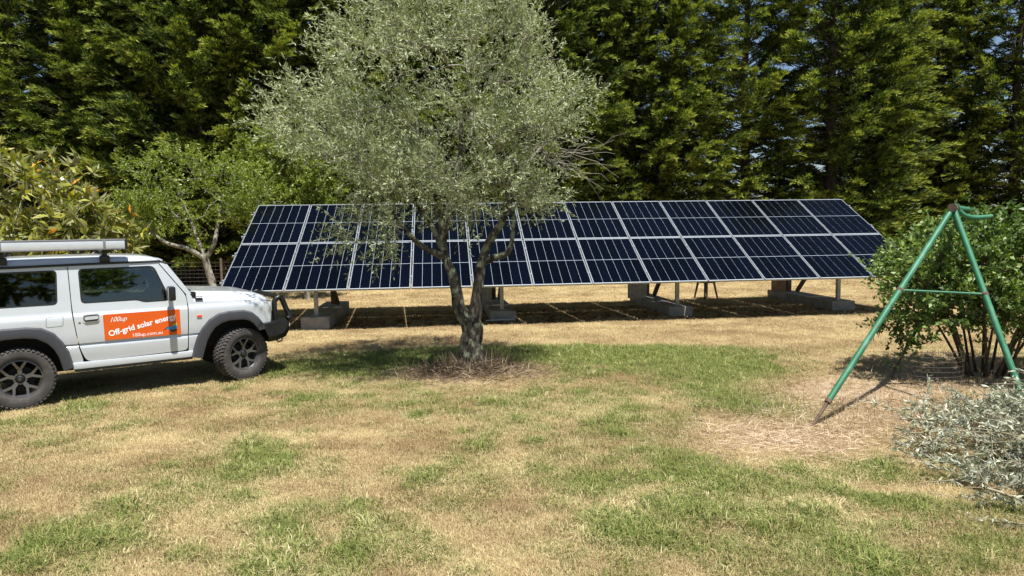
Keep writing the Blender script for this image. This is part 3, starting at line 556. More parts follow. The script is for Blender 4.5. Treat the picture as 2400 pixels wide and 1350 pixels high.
def make_car():
    CX, CY, CA = -5.670, 7.653, 0.6082
    car = empty('off_road_car', (CX, CY, 0), CA); tag(car, 'silver three-door four-wheel drive with roof awning and orange door sign', 'car')
    FOOT.append((CX + 1.1 * math.cos(CA), CY + 1.1 * math.sin(CA), CA, 0.01, 0.01))
    dwin = rounded([(0.585, 1.472, .05), (1.335, 1.478, .06), (1.462, 1.14, .03), (1.462, 1.055, .03), (1.21, 1.055, .05), (1.14, 1.085, .05), (0.592, 1.085, .05)], 0.04)
    rwin = rounded([(-0.50, 1.462, .05), (0.392, 1.468, .05), (0.378, 1.088, .05), (-0.50, 1.088, .05)], 0.05)
    door = rounded([(0.497, 1.505, .02), (1.372, 1.515, .03), (1.652, 1.11, .12), (1.662, 0.98, .1), (1.640, 0.452, .05), (0.61, 0.438, .06), (0.552, 0.60, .15), (0.508, 0.98, .2)], 0.03)
    quarter = [(-0.62, 1.49), (0.489, 1.503), (0.500, 0.98), (0.543, 0.605), (0.575, 0.47), (0.575, 0.42), (0.41, 0.42), (0.365, 0.55), (0.285, 0.68), (0.175, 0.762), (0.05, 0.782), (-0.1, 0.782), (-0.22, 0.752), (-0.315, 0.685), (-0.385, 0.53), (-0.415, 0.42), (-0.64, 0.45), (-0.66, 1.0)]
    fender = [(1.655, 1.115), (1.70, 1.125), (1.745, 1.02), (2.635, 0.995), (2.652, 0.90), (2.625, 0.66), (2.49, 0.64), (2.455, 0.655), (2.405, 0.735), (2.33, 0.785), (2.2, 0.798), (2.05, 0.780), (1.945, 0.712), (1.855, 0.565), (1.79, 0.41), (1.650, 0.42), (1.650, 0.46), (1.672, 0.98)]
    pillar = [(1.380, 1.522), (1.455, 1.518), (1.712, 1.128), (1.664, 1.112)]
    flareF = [(1.668, .365), (1.735, .58), (1.80, .70), (1.885, .80), (2.0, .868), (2.12, .888), (2.30, .885), (2.40, .85), (2.47, .785), (2.537, .69), (2.56, .635)]; inF = [(1.785, .34), (1.845, .54), (1.89, .63), (1.945, .70), (2.03, .752), (2.12, .772), (2.28, .772), (2.35, .75), (2.40, .71), (2.445, .645), (2.46, .615)]
    flareR = [(.490, .40), (.455, .57), (.40, .69), (.33, .79), (.22, .858), (.08, .878), (-.12, .878), (-.26, .855), (-.38, .79), (-.47, .66), (-.51, .52), (-.53, .42)]; inR = [(.39, .37), (.355, .53), (.315, .62), (.26, .69), (.17, .748), (.06, .766), (-.10, .766), (-.20, .748), (-.28, .70), (-.345, .60), (-.375, .50), (-.39, .40)]
    for sg in (-1, 1):
        skin('quarter_panel', quarter, [rwin], ybody, sg, M['paint'], car)
        d = skin('door', door, [dwin], ybody, sg, M['paint'], car)
        skin('fender', fender, [], ybody, sg, M['paint'], car)
        skin('windscreen_pillar', pillar, [], ybody, sg, M['paint'], car, 0.05)
        for nm, wd, gm, par in (('door_window', dwin, 'glass', car), ('rear_side_window', rwin, 'glass_dark', car)):
            g = skin(nm, inset(wd, 0.012), [], ybody, sg, M[gm], par, 0.004, -0.010, 0.2, 0.1)
            skin('window_seal', inset(wd, -0.001), [inset(wd, 0.017)], ybody, sg, M['seal'], g, 0.010, -0.0055)
        # wheel arch flares
        for ou, inn, nm in ((flareF, inF, 'wheel_arch_flare'), (flareR, inR, 'wheel_arch_flare')):
            k = len(ou); V = []; F = []
            for i in range(k):
                for (p, y) in ((ou[i], ybody(*ou[i]) - 0.004), (tuple(Vector(ou[i]) * 0.86 + Vector(inn[i]) * 0.14), 0.790), (tuple(Vector(ou[i]) * 0.25 + Vector(inn[i]) * 0.75), 0.803), (inn[i], 0.797), (inn[i], 0.60)): V.append((p[0], sg * y, p[1]))
            for i in range(k - 1):
                for j in range(4): a = i * 5 + j; F.append((a, a + 1, a + 6, a + 5))
            F += [(0, 1, 2), (0, 2, 3), (0, 3, 4), (5 * k - 5, 5 * k - 4, 5 * k - 3), (5 * k - 5, 5 * k - 3, 5 * k - 2), (5 * k - 5, 5 * k - 2, 5 * k - 1)]
            bm = bmesh.new(); me = bpy.data.meshes.new('t'); me.from_pydata(V, [], F); bm.from_mesh(me); link(nm, bm_mesh(nm, bm, 38), car, M['plastic'])
        # sill
        bm = bmesh.new(); bm_box(bm, (1.09, sg * 0.70, 0.400), (1.23, 0.075, 0.075), bev=0.012); link('sill', bm_mesh('sill', bm, 40), car, M['paint'])
        box('sill_moulding', (1.09, sg * 0.688, 0.350), (1.20, 0.06, 0.035), M['plastic'], car)
        tube('drip_rail', [(-0.62, sg * 0.677, 1.505), (0.4, sg * 0.676, 1.518), (1.30, sg * 0.672, 1.528), (1.40, sg * 0.662, 1.523), (1.47, sg * 0.664, 1.495)], 0.013, M['seal'], car, 8, 4)
        # mirror
        mi = box('door_mirror', (1.475, sg * 0.885, 1.155), (0.075, 0.17, 0.165), M['black'], car, None, 0.022)
        box('mirror_arm', (1.485, sg * 0.775, 1.095), (0.05, 0.10, 0.05), M['black'], mi, None, 0.01)
        box('mirror_glass', (1.4365, sg * 0.885, 1.157), (0.003, 0.145, 0.14), M['lens'], mi, None, 0.001)
        # handle, keyhole, indicator, fuel flap
        yh = ybody(0.68, 0.93)
        hd = skin('door_handle', rounded([(0.615, 0.905), (0.745, 0.911), (0.745, 0.948), (0.615, 0.942)], 0.015), [], lambda x, z: yh, sg, M['paint'], d, 0.012, 0.022)
        skin('handle_recess', rounded([(0.600, 0.876), (0.755, 0.882), (0.755, 0.968), (0.60, 0.962)], 0.03), [], lambda x, z: yh, sg, M['plastic'], d, 0.002, 0.0022)
        skin('handle_bezel', rounded([(0.595, 0.871), (0.760, 0.877), (0.760, 0.973), (0.595, 0.967)], 0.03), [rounded([(0.603, 0.885), (0.752, 0.891), (0.752, 0.962), (0.603, 0.956)], 0.03)], lambda x, z: yh, sg, M['paint'], d, 0.006, 0.006)
        skin('keyhole', rounded([(0.556, 0.872), (0.576, 0.872), (0.576, 0.886), (0.556, 0.886)], 0.006), [], ybody, sg, M['black'], d, 0.004, 0.003)
        if sg < 0:
            fo = rounded([(0.262, 0.855), (0.41, 0.86), (0.418, 0.965), (0.268, 0.960)], 0.02); skin('fuel_flap', fo, [], ybody, sg, M['paint'], car, 0.004, 0.0022)
            skin('fuel_flap_gap', inset(fo, -0.004), [inset(fo, 0.0005)], ybody, sg, M['seal'], car, 0.002, 0.0008)
        rp_ = rounded([(1.755, 0.838), (1.812, 0.838), (1.812, 0.862), (1.755, 0.862)], 0.011); skin('side_indicator', rp_, [], ybody, sg, M['amber'], car, 0.01, 0.010)
        # front lamps, rear lamps
        hl = lathe('headlamp', [(0, 0.03), (0.05, 0.028), (0.082, 0.015), (0.092, 0.0), (0.10, -0.03)], M['lens'], car, 28); hl.rotation_euler = (0, 0, -math.pi / 2); hl.location = (2.63, sg * 0.50, 0.86)
        box('front_indicator', (2.648, sg * 0.635, 0.905), (0.02, 0.06, 0.06), M['amber'], car, None, 0.008)
        box('tail_lamp', (-0.665, sg * 0.60, 0.62), (0.03, 0.16, 0.08), M['amber'], car, None, 0.008)
        make_wheel(car, 0.0, sg); make_wheel(car, 2.255, sg, 0.36)
        # cowl louvres on the bonnet side
        for i in range(3): box('cowl_louvre', (1.80, sg * 0.688, 1.045 + i * 0.018), (0.085, 0.05, 0.005), M['seal'], car, Matrix.Rotation(0.04, 3, 'Y') , 0.001)
    # roof
    def grid(name, xs, ys, zf, mat, thick=0.012, angle=45):
        V = np.array([(x, y, zf(x, y)) for x in xs for y in ys]); n = len(ys); i = np.arange(len(xs) - 1)[:, None] * n; j = np.arange(n - 1)[None, :]
        F = np.stack([i + j, i + n + j, i + n + j + 1, i + j + 1], -1).reshape(-1, 4); me = np_mesh('t', V, F); bm = bmesh.new(); bm.from_mesh(me)
        r = bmesh.ops.extrude_face_region(bm, geom=bm.faces[:])
        for v in r['geom']:
            if isinstance(v, bmesh.types.BMVert): v.co.z -= thick
        return link(name, bm_mesh(name, bm, angle), car, mat)
    ys = np.concatenate([np.linspace(-0.668, -0.50, 9), np.linspace(-0.42, 0.42, 9), np.linspace(0.50, 0.668, 9)])
    zt = lerp_tab([(-0.64, 1.585), (-0.5, 1.605), (0.3, 1.618), (0.9, 1.618), (1.2, 1.605), (1.34, 1.585), (1.43, 1.545)])
    def roofz(x, y):
        t = abs(y) / 0.668; return max(1.512, zt(x) - 0.012 * t * t - (zt(x) - 1.520) * max(0, (t - 0.74) / 0.26) ** 2.2)
    grid('roof', np.concatenate([np.linspace(-0.64, 1.2, 20), np.linspace(1.24, 1.44, 8)]), ys, roofz, M['paint'])
    # bonnet
    hz = lerp_tab([(1.72, 1.150), (1.9, 1.138), (2.2, 1.118), (2.42, 1.094), (2.54, 1.066), (2.61, 1.030), (2.645, 0.985)])
    def hoodz(x, y):
        t = abs(y) / 0.70; rib = 0.006 * (0.5 + 0.5 * math.tanh((abs(y) - 0.33) * 60)); s = hz(x) - 0.02 * t * t + rib * (1 if x < 2.5 else 0.3)
        return max(s - max(0, (t - 0.78) / 0.22) ** 1.7 * (s - (1.018 - 0.026 * (x - 1.745) / 0.9)), 0.96)
    grid('bonnet', np.concatenate([np.linspace(1.725, 2.4, 14), np.linspace(2.44, 2.645, 10)]), np.concatenate([np.linspace(-0.70, -0.52, 8), np.linspace(-0.44, 0.44, 17), np.linspace(0.52, 0.70, 8)]), hoodz, M['paint'])
    # windscreen and its frame
    def slab(name, pts, t, mat, par=car, bev=0.0):
        bm = bmesh.new(); a = [bm.verts.new(p) for p in pts]; nrm = (Vector(pts[1]) - Vector(pts[0])).cross(Vector(pts[2]) - Vector(pts[0])).normalized() * t; b = [bm.verts.new(Vector(p) + nrm) for p in pts]; k = len(pts)
        bm.faces.new(a); bm.faces.new(b[::-1])
        for i in range(k): bm.faces.new((a[i], b[i], b[(i + 1) % k], a[(i + 1) % k]))
        if bev: bmesh.ops.bevel(bm, geom=bm.edges[:], offset=bev, segments=2, affect='EDGES')
        return link(name, bm_mesh(name, bm, 40), par, mat)
    slab('windscreen', [(1.700, -0.655, 1.135), (1.700, 0.655, 1.135), (1.432, 0.60, 1.520), (1.432, -0.60, 1.520)], 0.006, M['glass'])
    box('windscreen_header', (1.405, 0, 1.535), (0.06, 1.28, 0.04), M['paint'], car, Matrix.Rotation(0.5, 3, 'Y'), 0.01)
    box('cowl', (1.722, 0, 1.115), (0.10, 1.36, 0.05), M['black'], car, Matrix.Rotation(0.08, 3, 'Y'), 0.008)
    for y0, y1 in ((-0.52, -0.05), (0.02, 0.5)): tube('wiper', [(1.74, y0, 1.150), (1.71, y0 + 0.03, 1.165), (1.685, y1, 1.180)], 0.008, M['black'], car, 6)
    # front end
    box('grille', (2.618, 0, 0.84), (0.03, 1.20, 0.25), M['black'], car, None, 0.01)
    for i in range(5): box('grille_slot', (2.638, -0.30 + i * 0.15, 0.86), (0.012, 0.055, 0.16), M['dark'], car, None, 0.003)
    # steel bumper with hoops
    pts = [(2.50, 0.70), (2.86, 0.715), (2.895, 0.66), (2.885, 0.56), (2.84, 0.485), (2.72, 0.44), (2.60, 0.43), (2.56, 0.56)]
    bm = bmesh.new(); rings = []
    for y, sx, sz in ((-0.76, 0.80, 0.62), (-0.70, 0.93, 0.95), (-0.52, 1.0, 1.0), (0.52, 1.0, 1.0), (0.70, 0.93, 0.95), (0.76, 0.80, 0.62)): rings.append([bm.verts.new((2.50 + (p[0] - 2.50) * sx, y, 0.66 + (p[1] - 0.66) * sz)) for p in pts])
    k = len(pts)
    for a, b in zip(rings, rings[1:]):
        for i in range(k): bm.faces.new((a[i], a[(i + 1) % k], b[(i + 1) % k], b[i]))
    bm.faces.new(rings[0]); bm.faces.new(rings[-1][::-1]); link('steel_bumper', bm_mesh('steel_bumper', bm, 30), car, M['black'])
    for sg in (-1, 1):
        tube('bumper_hoop', [(2.715, sg * 0.60, 0.70), (2.715, sg * 0.59, 0.86), (2.725, sg * 0.575, 0.95), (2.775, sg * 0.565, 0.995), (2.82, sg * 0.56, 0.975), (2.865, sg * 0.575, 0.85), (2.905, sg * 0.60, 0.735), (2.86, sg * 0.62, 0.71)], 0.034, M['black'], car, 10, 4)
        tube('recovery_shackle', [(2.80, sg * 0.32, 0.46), (2.86, sg * 0.32, 0.43), (2.87, sg * 0.32, 0.39), (2.82, sg * 0.32, 0.37), (2.79, sg * 0.32, 0.42)], 0.012, M['galv'], car, 8, 3)
        box('bumper_lamp', (2.885, sg * 0.60, 0.63), (0.02, 0.07, 0.05), M['lens'], car, None, 0.008)
    tube('bumper_cross_tube', [(2.79, -0.565, 0.99), (2.80, -0.2, 0.995), (2.80, 0.2, 0.995), (2.79, 0.565, 0.99)], 0.030, M['black'], car, 10)
    # underside, wheel wells, rear
    box('chassis', (1.05, 0, 0.37), (3.1, 0.80, 0.13), M['dark'], car)
    box('engine_bay', (2.18, 0, 0.72), (0.86, 1.12, 0.55), M['dark'], car); box('rear_floor', (-0.13, 0, 0.66), (1.0, 1.14, 0.45), M['dark'], car); box('cabin_floor', (1.08, 0, 0.44), (1.3, 1.36, 0.06), M['dark'], car)
    for x in (0, 2.255): tube('axle', [(x, -0.62, 0.32), (x, 0.62, 0.32)], 0.05, M['dark'], car, 10)
    tube('exhaust', [(0.6, 0.3, 0.30), (0.1, 0.35, 0.29), (-0.6, 0.4, 0.30)], 0.03, M['galv'], car, 8)
    slab('tailgate', [(-0.635, -0.64, 0.48), (-0.635, 0.64, 0.48), (-0.625, 0.62, 1.06), (-0.625, -0.62, 1.06)], 0.04, M['paint'])
    slab('rear_window', [(-0.628, -0.60, 1.08), (-0.628, 0.60, 1.08), (-0.61, 0.58, 1.46), (-0.61, -0.58, 1.46)], 0.006, M['glass_dark']); box('rear_header', (-0.61, 0, 1.50), (0.05, 1.27, 0.06), M['paint'], car); box('rear_bumper', (-0.68, 0, 0.50), (0.14, 1.40, 0.16), M['plastic'], car, None, 0.03)
    # cabin
    for y in (-0.34, 0.34):
        s = empty('seat', (0.72, y, 0)); s.parent = car
        box('cushion', (0.12, 0, 0.68), (0.48, 0.46, 0.16), M['seatcloth'], s, None, 0.04); box('backrest', (-0.16, 0, 0.97), (0.14, 0.46, 0.52), M['seatcloth'], s, Matrix.Rotation(-0.2, 3, 'Y'), 0.05); box('headrest', (-0.24, 0, 1.30), (0.09, 0.24, 0.16), M['seatcloth'], s, None, 0.03)
    box('rear_bench', (-0.02, 0, 0.98), (0.14, 1.1, 0.34), M['seatcloth'], car, Matrix.Rotation(-0.2, 3, 'Y'), 0.05)
    box('dashboard', (1.50, 0, 1.02), (0.28, 1.34, 0.20), M['dark'], car, None, 0.04)
    a = np.linspace(0, 2 * np.pi, 25); st = tube('steering_wheel', np.stack([0 * a, 0.18 * np.cos(a), 0.18 * np.sin(a)], 1), 0.014, M['dark'], car, 8); st.location = (1.27, -0.34, 1.06); st.rotation_euler = (0, 0.45, 0)
    box('cargo_box', (-0.33, 0.05, 1.06), (0.36, 0.9, 0.30), M['dark'], car, None, 0.02)
    # roof bars, feet and the long awning channel
    for x in (-0.085, 0.85):
        box('roof_bar', (x, 0, 1.672), (0.05, 1.30, 0.03), M['black'], car, None, 0.008)
        for sg in (-1, 1):
            f = box('bar_foot', (x, sg * 0.635, 1.575), (0.10, 0.07, 0.075), M['black'], car, None, 0.014)
            box('foot_tower', (x, sg * 0.625, 1.635), (0.055, 0.05, 0.07), M['black'], f, None, 0.008)
    aw = box('awning_channel', (0.13, -0.70, 1.735), (1.84, 0.10, 0.085), M['awn'], car, None, 0.006)
    box('channel_cover', (0.13, -0.692, 1.787), (1.86, 0.120, 0.020), M['awngrey'], aw, None, 0.006); box('channel_lip', (0.13, -0.692, 1.686), (1.86, 0.118, 0.016), M['awngrey'], aw, None, 0.004)
    box('end_cap', (1.062, -0.70, 1.735), (0.030, 0.116, 0.118), M['black'], aw, None, 0.012); box('end_cap', (-0.802, -0.70, 1.735), (0.03, 0.116, 0.118), M['black'], aw, None, 0.012)
    for x in (-0.085, 0.85): box('channel_strap', (x, -0.70, 1.735), (0.026, 0.108, 0.115), M['awngrey'], aw, None, 0.003); box('awning_bracket', (x, -0.68, 1.678), (0.05, 0.12, 0.02), M['black'], aw)
    # door sign with its writing
    ys_ = ybody(1.2, 0.8) + 0.003
    so = rounded([(0.789, 0.950), (1.572, 0.952), (1.574, 0.652), (0.793, 0.662)], 0.012)
    sgn = skin('door_sign', so, [], lambda x, z: ys_, -1, M['orange'], car, 0.0025, 0.0)
    yl = -(ys_ + 0.0012)
    def put(s, size, x, z, ang=0.0, bold=0.0, shear=0.0, width=None, name='lettering'):
        me = text_mesh(s, size, bold, shear); vx = [v.co.x for v in me.vertices]; k = (width / (max(vx) - min(vx))) if width else 1.0
        o = link(name, me, sgn, M['white']); o.rotation_euler = (math.pi / 2, -ang, 0); o.location = (x, yl, z); o.scale = (k, 1, 1); return o
    put('100up', 0.075, 0.845, 0.862, 0.03, 0.0, 0.45, 0.165)
    put('Off-grid solar energy', 0.088, 0.838, 0.700, 0.212, 0.0022, 0.0, 0.71)
    put('100up.com.au', 0.058, 1.060, 0.672, 0.012, 0.0, 0.0, 0.305)
    def flat(name, pts, mat, dy=0.0):
        bm = bmesh.new(); bm.faces.new([bm.verts.new((x, yl - dy, z)) for x, z in pts]); r = bmesh.ops.extrude_face_region(bm, geom=bm.faces[:])
        for v in r['geom']:
            if isinstance(v, bmesh.types.BMVert): v.co.y += 0.0008
        link(name, bm_mesh(name, bm), sgn, mat)
    flat('emblem_roof', [(1.410, 0.732), (1.445, 0.757), (1.530, 0.761), (1.542, 0.740), (1.516, 0.720), (1.450, 0.718)], M['logo_blue'])
    flat('emblem_leaf', [(1.480, 0.762), (1.505, 0.782), (1.530, 0.795), (1.538, 0.775), (1.530, 0.762)], M['logo_green'])
    flat('emblem_line', [(1.392, 0.724), (1.444, 0.763), (1.448, 0.759), (1.398, 0.720)], M['logo_dark'], 0.001); flat('emblem_base', [(1.455, 0.716), (1.535, 0.720), (1.525, 0.690), (1.470, 0.688)], M['logo_dark'])
    return car
make_car()

# ================================================================== SWING FRAME
M['green'] = plain('chipped_green_paint', (0.022, 0.150, 0.072), 0.55, 0.0, 0.22, 9, 0.06, 60)
def chip(m_, col, lo, hi, scale):
    nt = m_.node_tree; N = nt.nodes; L = nt.links; b = N['Principled BSDF']; old = b.inputs['Base Color'].links[0].from_socket
    tc = N.new('ShaderNodeTexCoord'); nz = N.new('ShaderNodeTexNoise'); nz.inputs['Scale'].default_value = scale; nz.inputs['Detail'].default_value = 7; nz.inputs['Roughness'].default_value = 0.65; L.new(tc.outputs['Object'], nz.inputs['Vector'])
    mr = N.new('ShaderNodeMapRange'); mr.inputs[1].default_value = lo; mr.inputs[2].default_value = hi; L.new(nz.outputs['Fac'], mr.inputs[0]); mx = N.new('ShaderNodeMix'); mx.data_type = 'RGBA'; L.new(mr.outputs[0], mx.inputs[0]); L.new(old, mx.inputs[6]); mx.inputs[7].default_value = (*col, 1); L.new(mx.outputs[2], b.inputs['Base Color'])
chip(M['green'], (0.07, 0.21, 0.13), 0.50, 0.66, 6.0); chip(M['green'], (0.10, 0.055, 0.03), 0.62, 0.66, 14.0)
chip(M['tyre'], (0.11, 0.092, 0.075), 0.52, 0.72, 7.0)
M['rust'] = plain('rusty_steel', (0.13, 0.085, 0.06), 0.85, 0.2, 0.35, 25, 0.2, 60)
def make_swing():
    apex = Vector((4.56, 6.97, 1.995)); far = Vector((6.15, 8.95, 1.99))
    f1, f2, f3, f4 = Vector((2.73, 6.02, 0)), Vector((4.60, 5.80, 0)), Vector((4.58, 8.0, 0)), Vector((7.6, 9.2, 0))
    s = empty('swing_frame', (0, 0, 0)); tag(s, 'old green tubular swing frame leaning beside the bush', 'swing frame')
    def leg(a, b, cut):
        j = b + (a - b) * cut
        o = tube('leg', [a, j], 0.0285, M['green'], s, 14); tube('leg_end', [j + (a - b).normalized() * 0.04, b], [0.020, 0.012], M['rust'], o, 10); tube('leg_collar', [j - (a - b).normalized() * 0.006, j + (a - b).normalized() * 0.03], 0.030, M['rust'], o, 14)
    leg(apex, f1, 0.10); leg(apex, f2, 0.06); leg(far, f3, 0.18); leg(far, f4, 0.1)
    p1 = apex + (f1 - apex) * 0.405; p2 = apex + (f2 - apex) * 0.425
    tube('crossbar', [p1, p2], 0.011, M['green'], s, 10)
    for p in (p1, p2): bm = bmesh.new(); bmesh.ops.create_uvsphere(bm, u_segments=12, v_segments=8, radius=0.034, matrix=Matrix.Translation(p)); link('bracket', bm_mesh('bracket', bm, 60), s, M['rust'])
    d = (far - apex).normalized()
    tube('top_bar', [apex - d * 0.06, far + d * 0.05], 0.034, M['green'], s, 14)
    tube('apex_collar', [apex - d * 0.075, apex + d * 0.05], 0.043, M['rust'], s, 14); tube('apex_collar', [apex + d * 0.10, apex + d * 0.20], 0.050, M['green'], s, 14)
    r = Vector((1, 0, 0)); h0 = apex + d * 0.18 + Vector((0.03, -0.02, -0.03))
    tube('swing_hanger', [h0, h0 + Vector((0.06, 0, -0.05)), h0 + Vector((0.17, 0.01, -0.075)), h0 + Vector((0.30, 0.02, -0.07)), h0 + Vector((0.37, 0.03, -0.06))], [0.026, 0.026, 0.026, 0.024, 0.02], M['green'], s, 10, 4)
make_swing()

# ================================================================== PLANTS
def leaf_arrays(P, D, L, W, r, fold=0.25, mid=0.45, droop=0.0):
    """pointed leaves as folded quads: P base, D direction, L length, W width"""
    n = len(P); D = D / (np.linalg.norm(D, axis=1)[:, None] + 1e-9)
    q = r.normal(size=(n, 3)); S = np.cross(D, q); S /= np.linalg.norm(S, axis=1)[:, None] + 1e-9; Nn = np.cross(S, D)
    L = np.broadcast_to(L, (n,))[:, None]; W = np.broadcast_to(W, (n,))[:, None]
    c = P + D * L * mid + Nn * W * fold
    tip = P + D * L - Nn * L * droop
    V = np.stack([P, c + S * W * 0.5, tip, c - S * W * 0.5], 1).reshape(-1, 3)
    F = (np.arange(n)[:, None] * 4 + np.array([0, 1, 2, 3])[None, :])
    return V, F

def grow(skel, attract, r, step=0.16, sag=0.10, wig=0.035, base_bias=0.25):
    """skel: list of polylines (first = trunk; later ones start on earlier ones). returns nodes, parents, tips paths"""
    N = []; par = []
    def add(p, k): N.append(np.asarray(p, float)); par.append(k); return len(N) - 1
    for poly in skel:
        poly = np.asarray(poly, float); k = -1
        if N:
            A = np.array(N); k = int(np.argmin(((A - poly[0]) ** 2).sum(1)))
        for p in poly: k = add(p, k)
    ns = len(N); start = np.array(N[0]); paths = []
    attract = attract[np.argsort(np.linalg.norm(attract - np.array(N[ns // 2]), axis=1))]
    first = len(skel[0])
    for q in attract:
        A = np.array(N); d2 = np.linalg.norm(A - q, axis=1)
        # prefer joining from below and from nearer the trunk
        cost = d2 + base_bias * np.maximum(0, A[:, 2] - q[2]) * 3; cost[:max(1, first - 1)] += 2.0
        k = int(np.argmin(cost)); p0 = A[k]; dist = np.linalg.norm(q - p0); m_ = max(2, int(dist / step)); path = [k]
        dirn = (q - p0); mid = p0 + dirn * 0.5 + np.array([0, 0, sag * dist]) + r.normal(size=3) * wig * 3 * dist
        for t in np.linspace(0, 1, m_ + 1)[1:]:
            p = (1 - t) ** 2 * p0 + 2 * t * (1 - t) * mid + t * t * q + (r.normal(size=3) * wig if t < 1 else 0); k = add(p, k); path.append(k)
        paths.append(path)
    return np.array(N), np.array(par), paths, ns

def radii(N, par, paths, tip=0.0035, ex=2.3):
    w = np.zeros(len(N)); 
    has = np.zeros(len(N), bool); has[par[par >= 0]] = True
    w[~has] = tip ** ex
    for i in range(len(N) - 1, -1, -1):
        if par[i] >= 0: w[par[i]] += w[i]
    return np.maximum(w, tip ** ex) ** (1 / ex)

def twig_mesh(name, N, R, paths, sides=5, rmin=0.0, rmax=9.0):
    parts = []
    for p in paths:
        if len(p) < 2: continue
        rr = R[p].copy(); rr[0] = min(rr[0], rr[1] * 1.3); parts.append(tube_arrays(N[p], rr, sides, cap=False))
    V, F = merge(parts); me = np_mesh(name, V, F); shade(me, True); return me

def gnarly_tube(P, R, sides, r, amp, seed):
    P = smooth_path(P, 6); R = np.interp(np.linspace(0, 1, len(P)), np.linspace(0, 1, len(R)), R)
    V, F = tube_arrays(P, R, sides, cap=False); T, Nn, B = frames(P); C = np.repeat(P, sides, 0); d = V - C
    a = np.tile(np.arange(sides) / sides * 2 * np.pi, len(P)); z = np.repeat(np.arange(len(P)), sides) * 0.35
    nz = fbm(np.cos(a) * 1.6 + seed, np.sin(a) * 1.6 + z * 0.6, seed) + 0.5 * fbm(np.cos(a) * 4 + seed, np.sin(a) * 4 + z * 1.4, seed + 3) - 0.75
    return C + d * (1 + amp * nz)[:, None], F

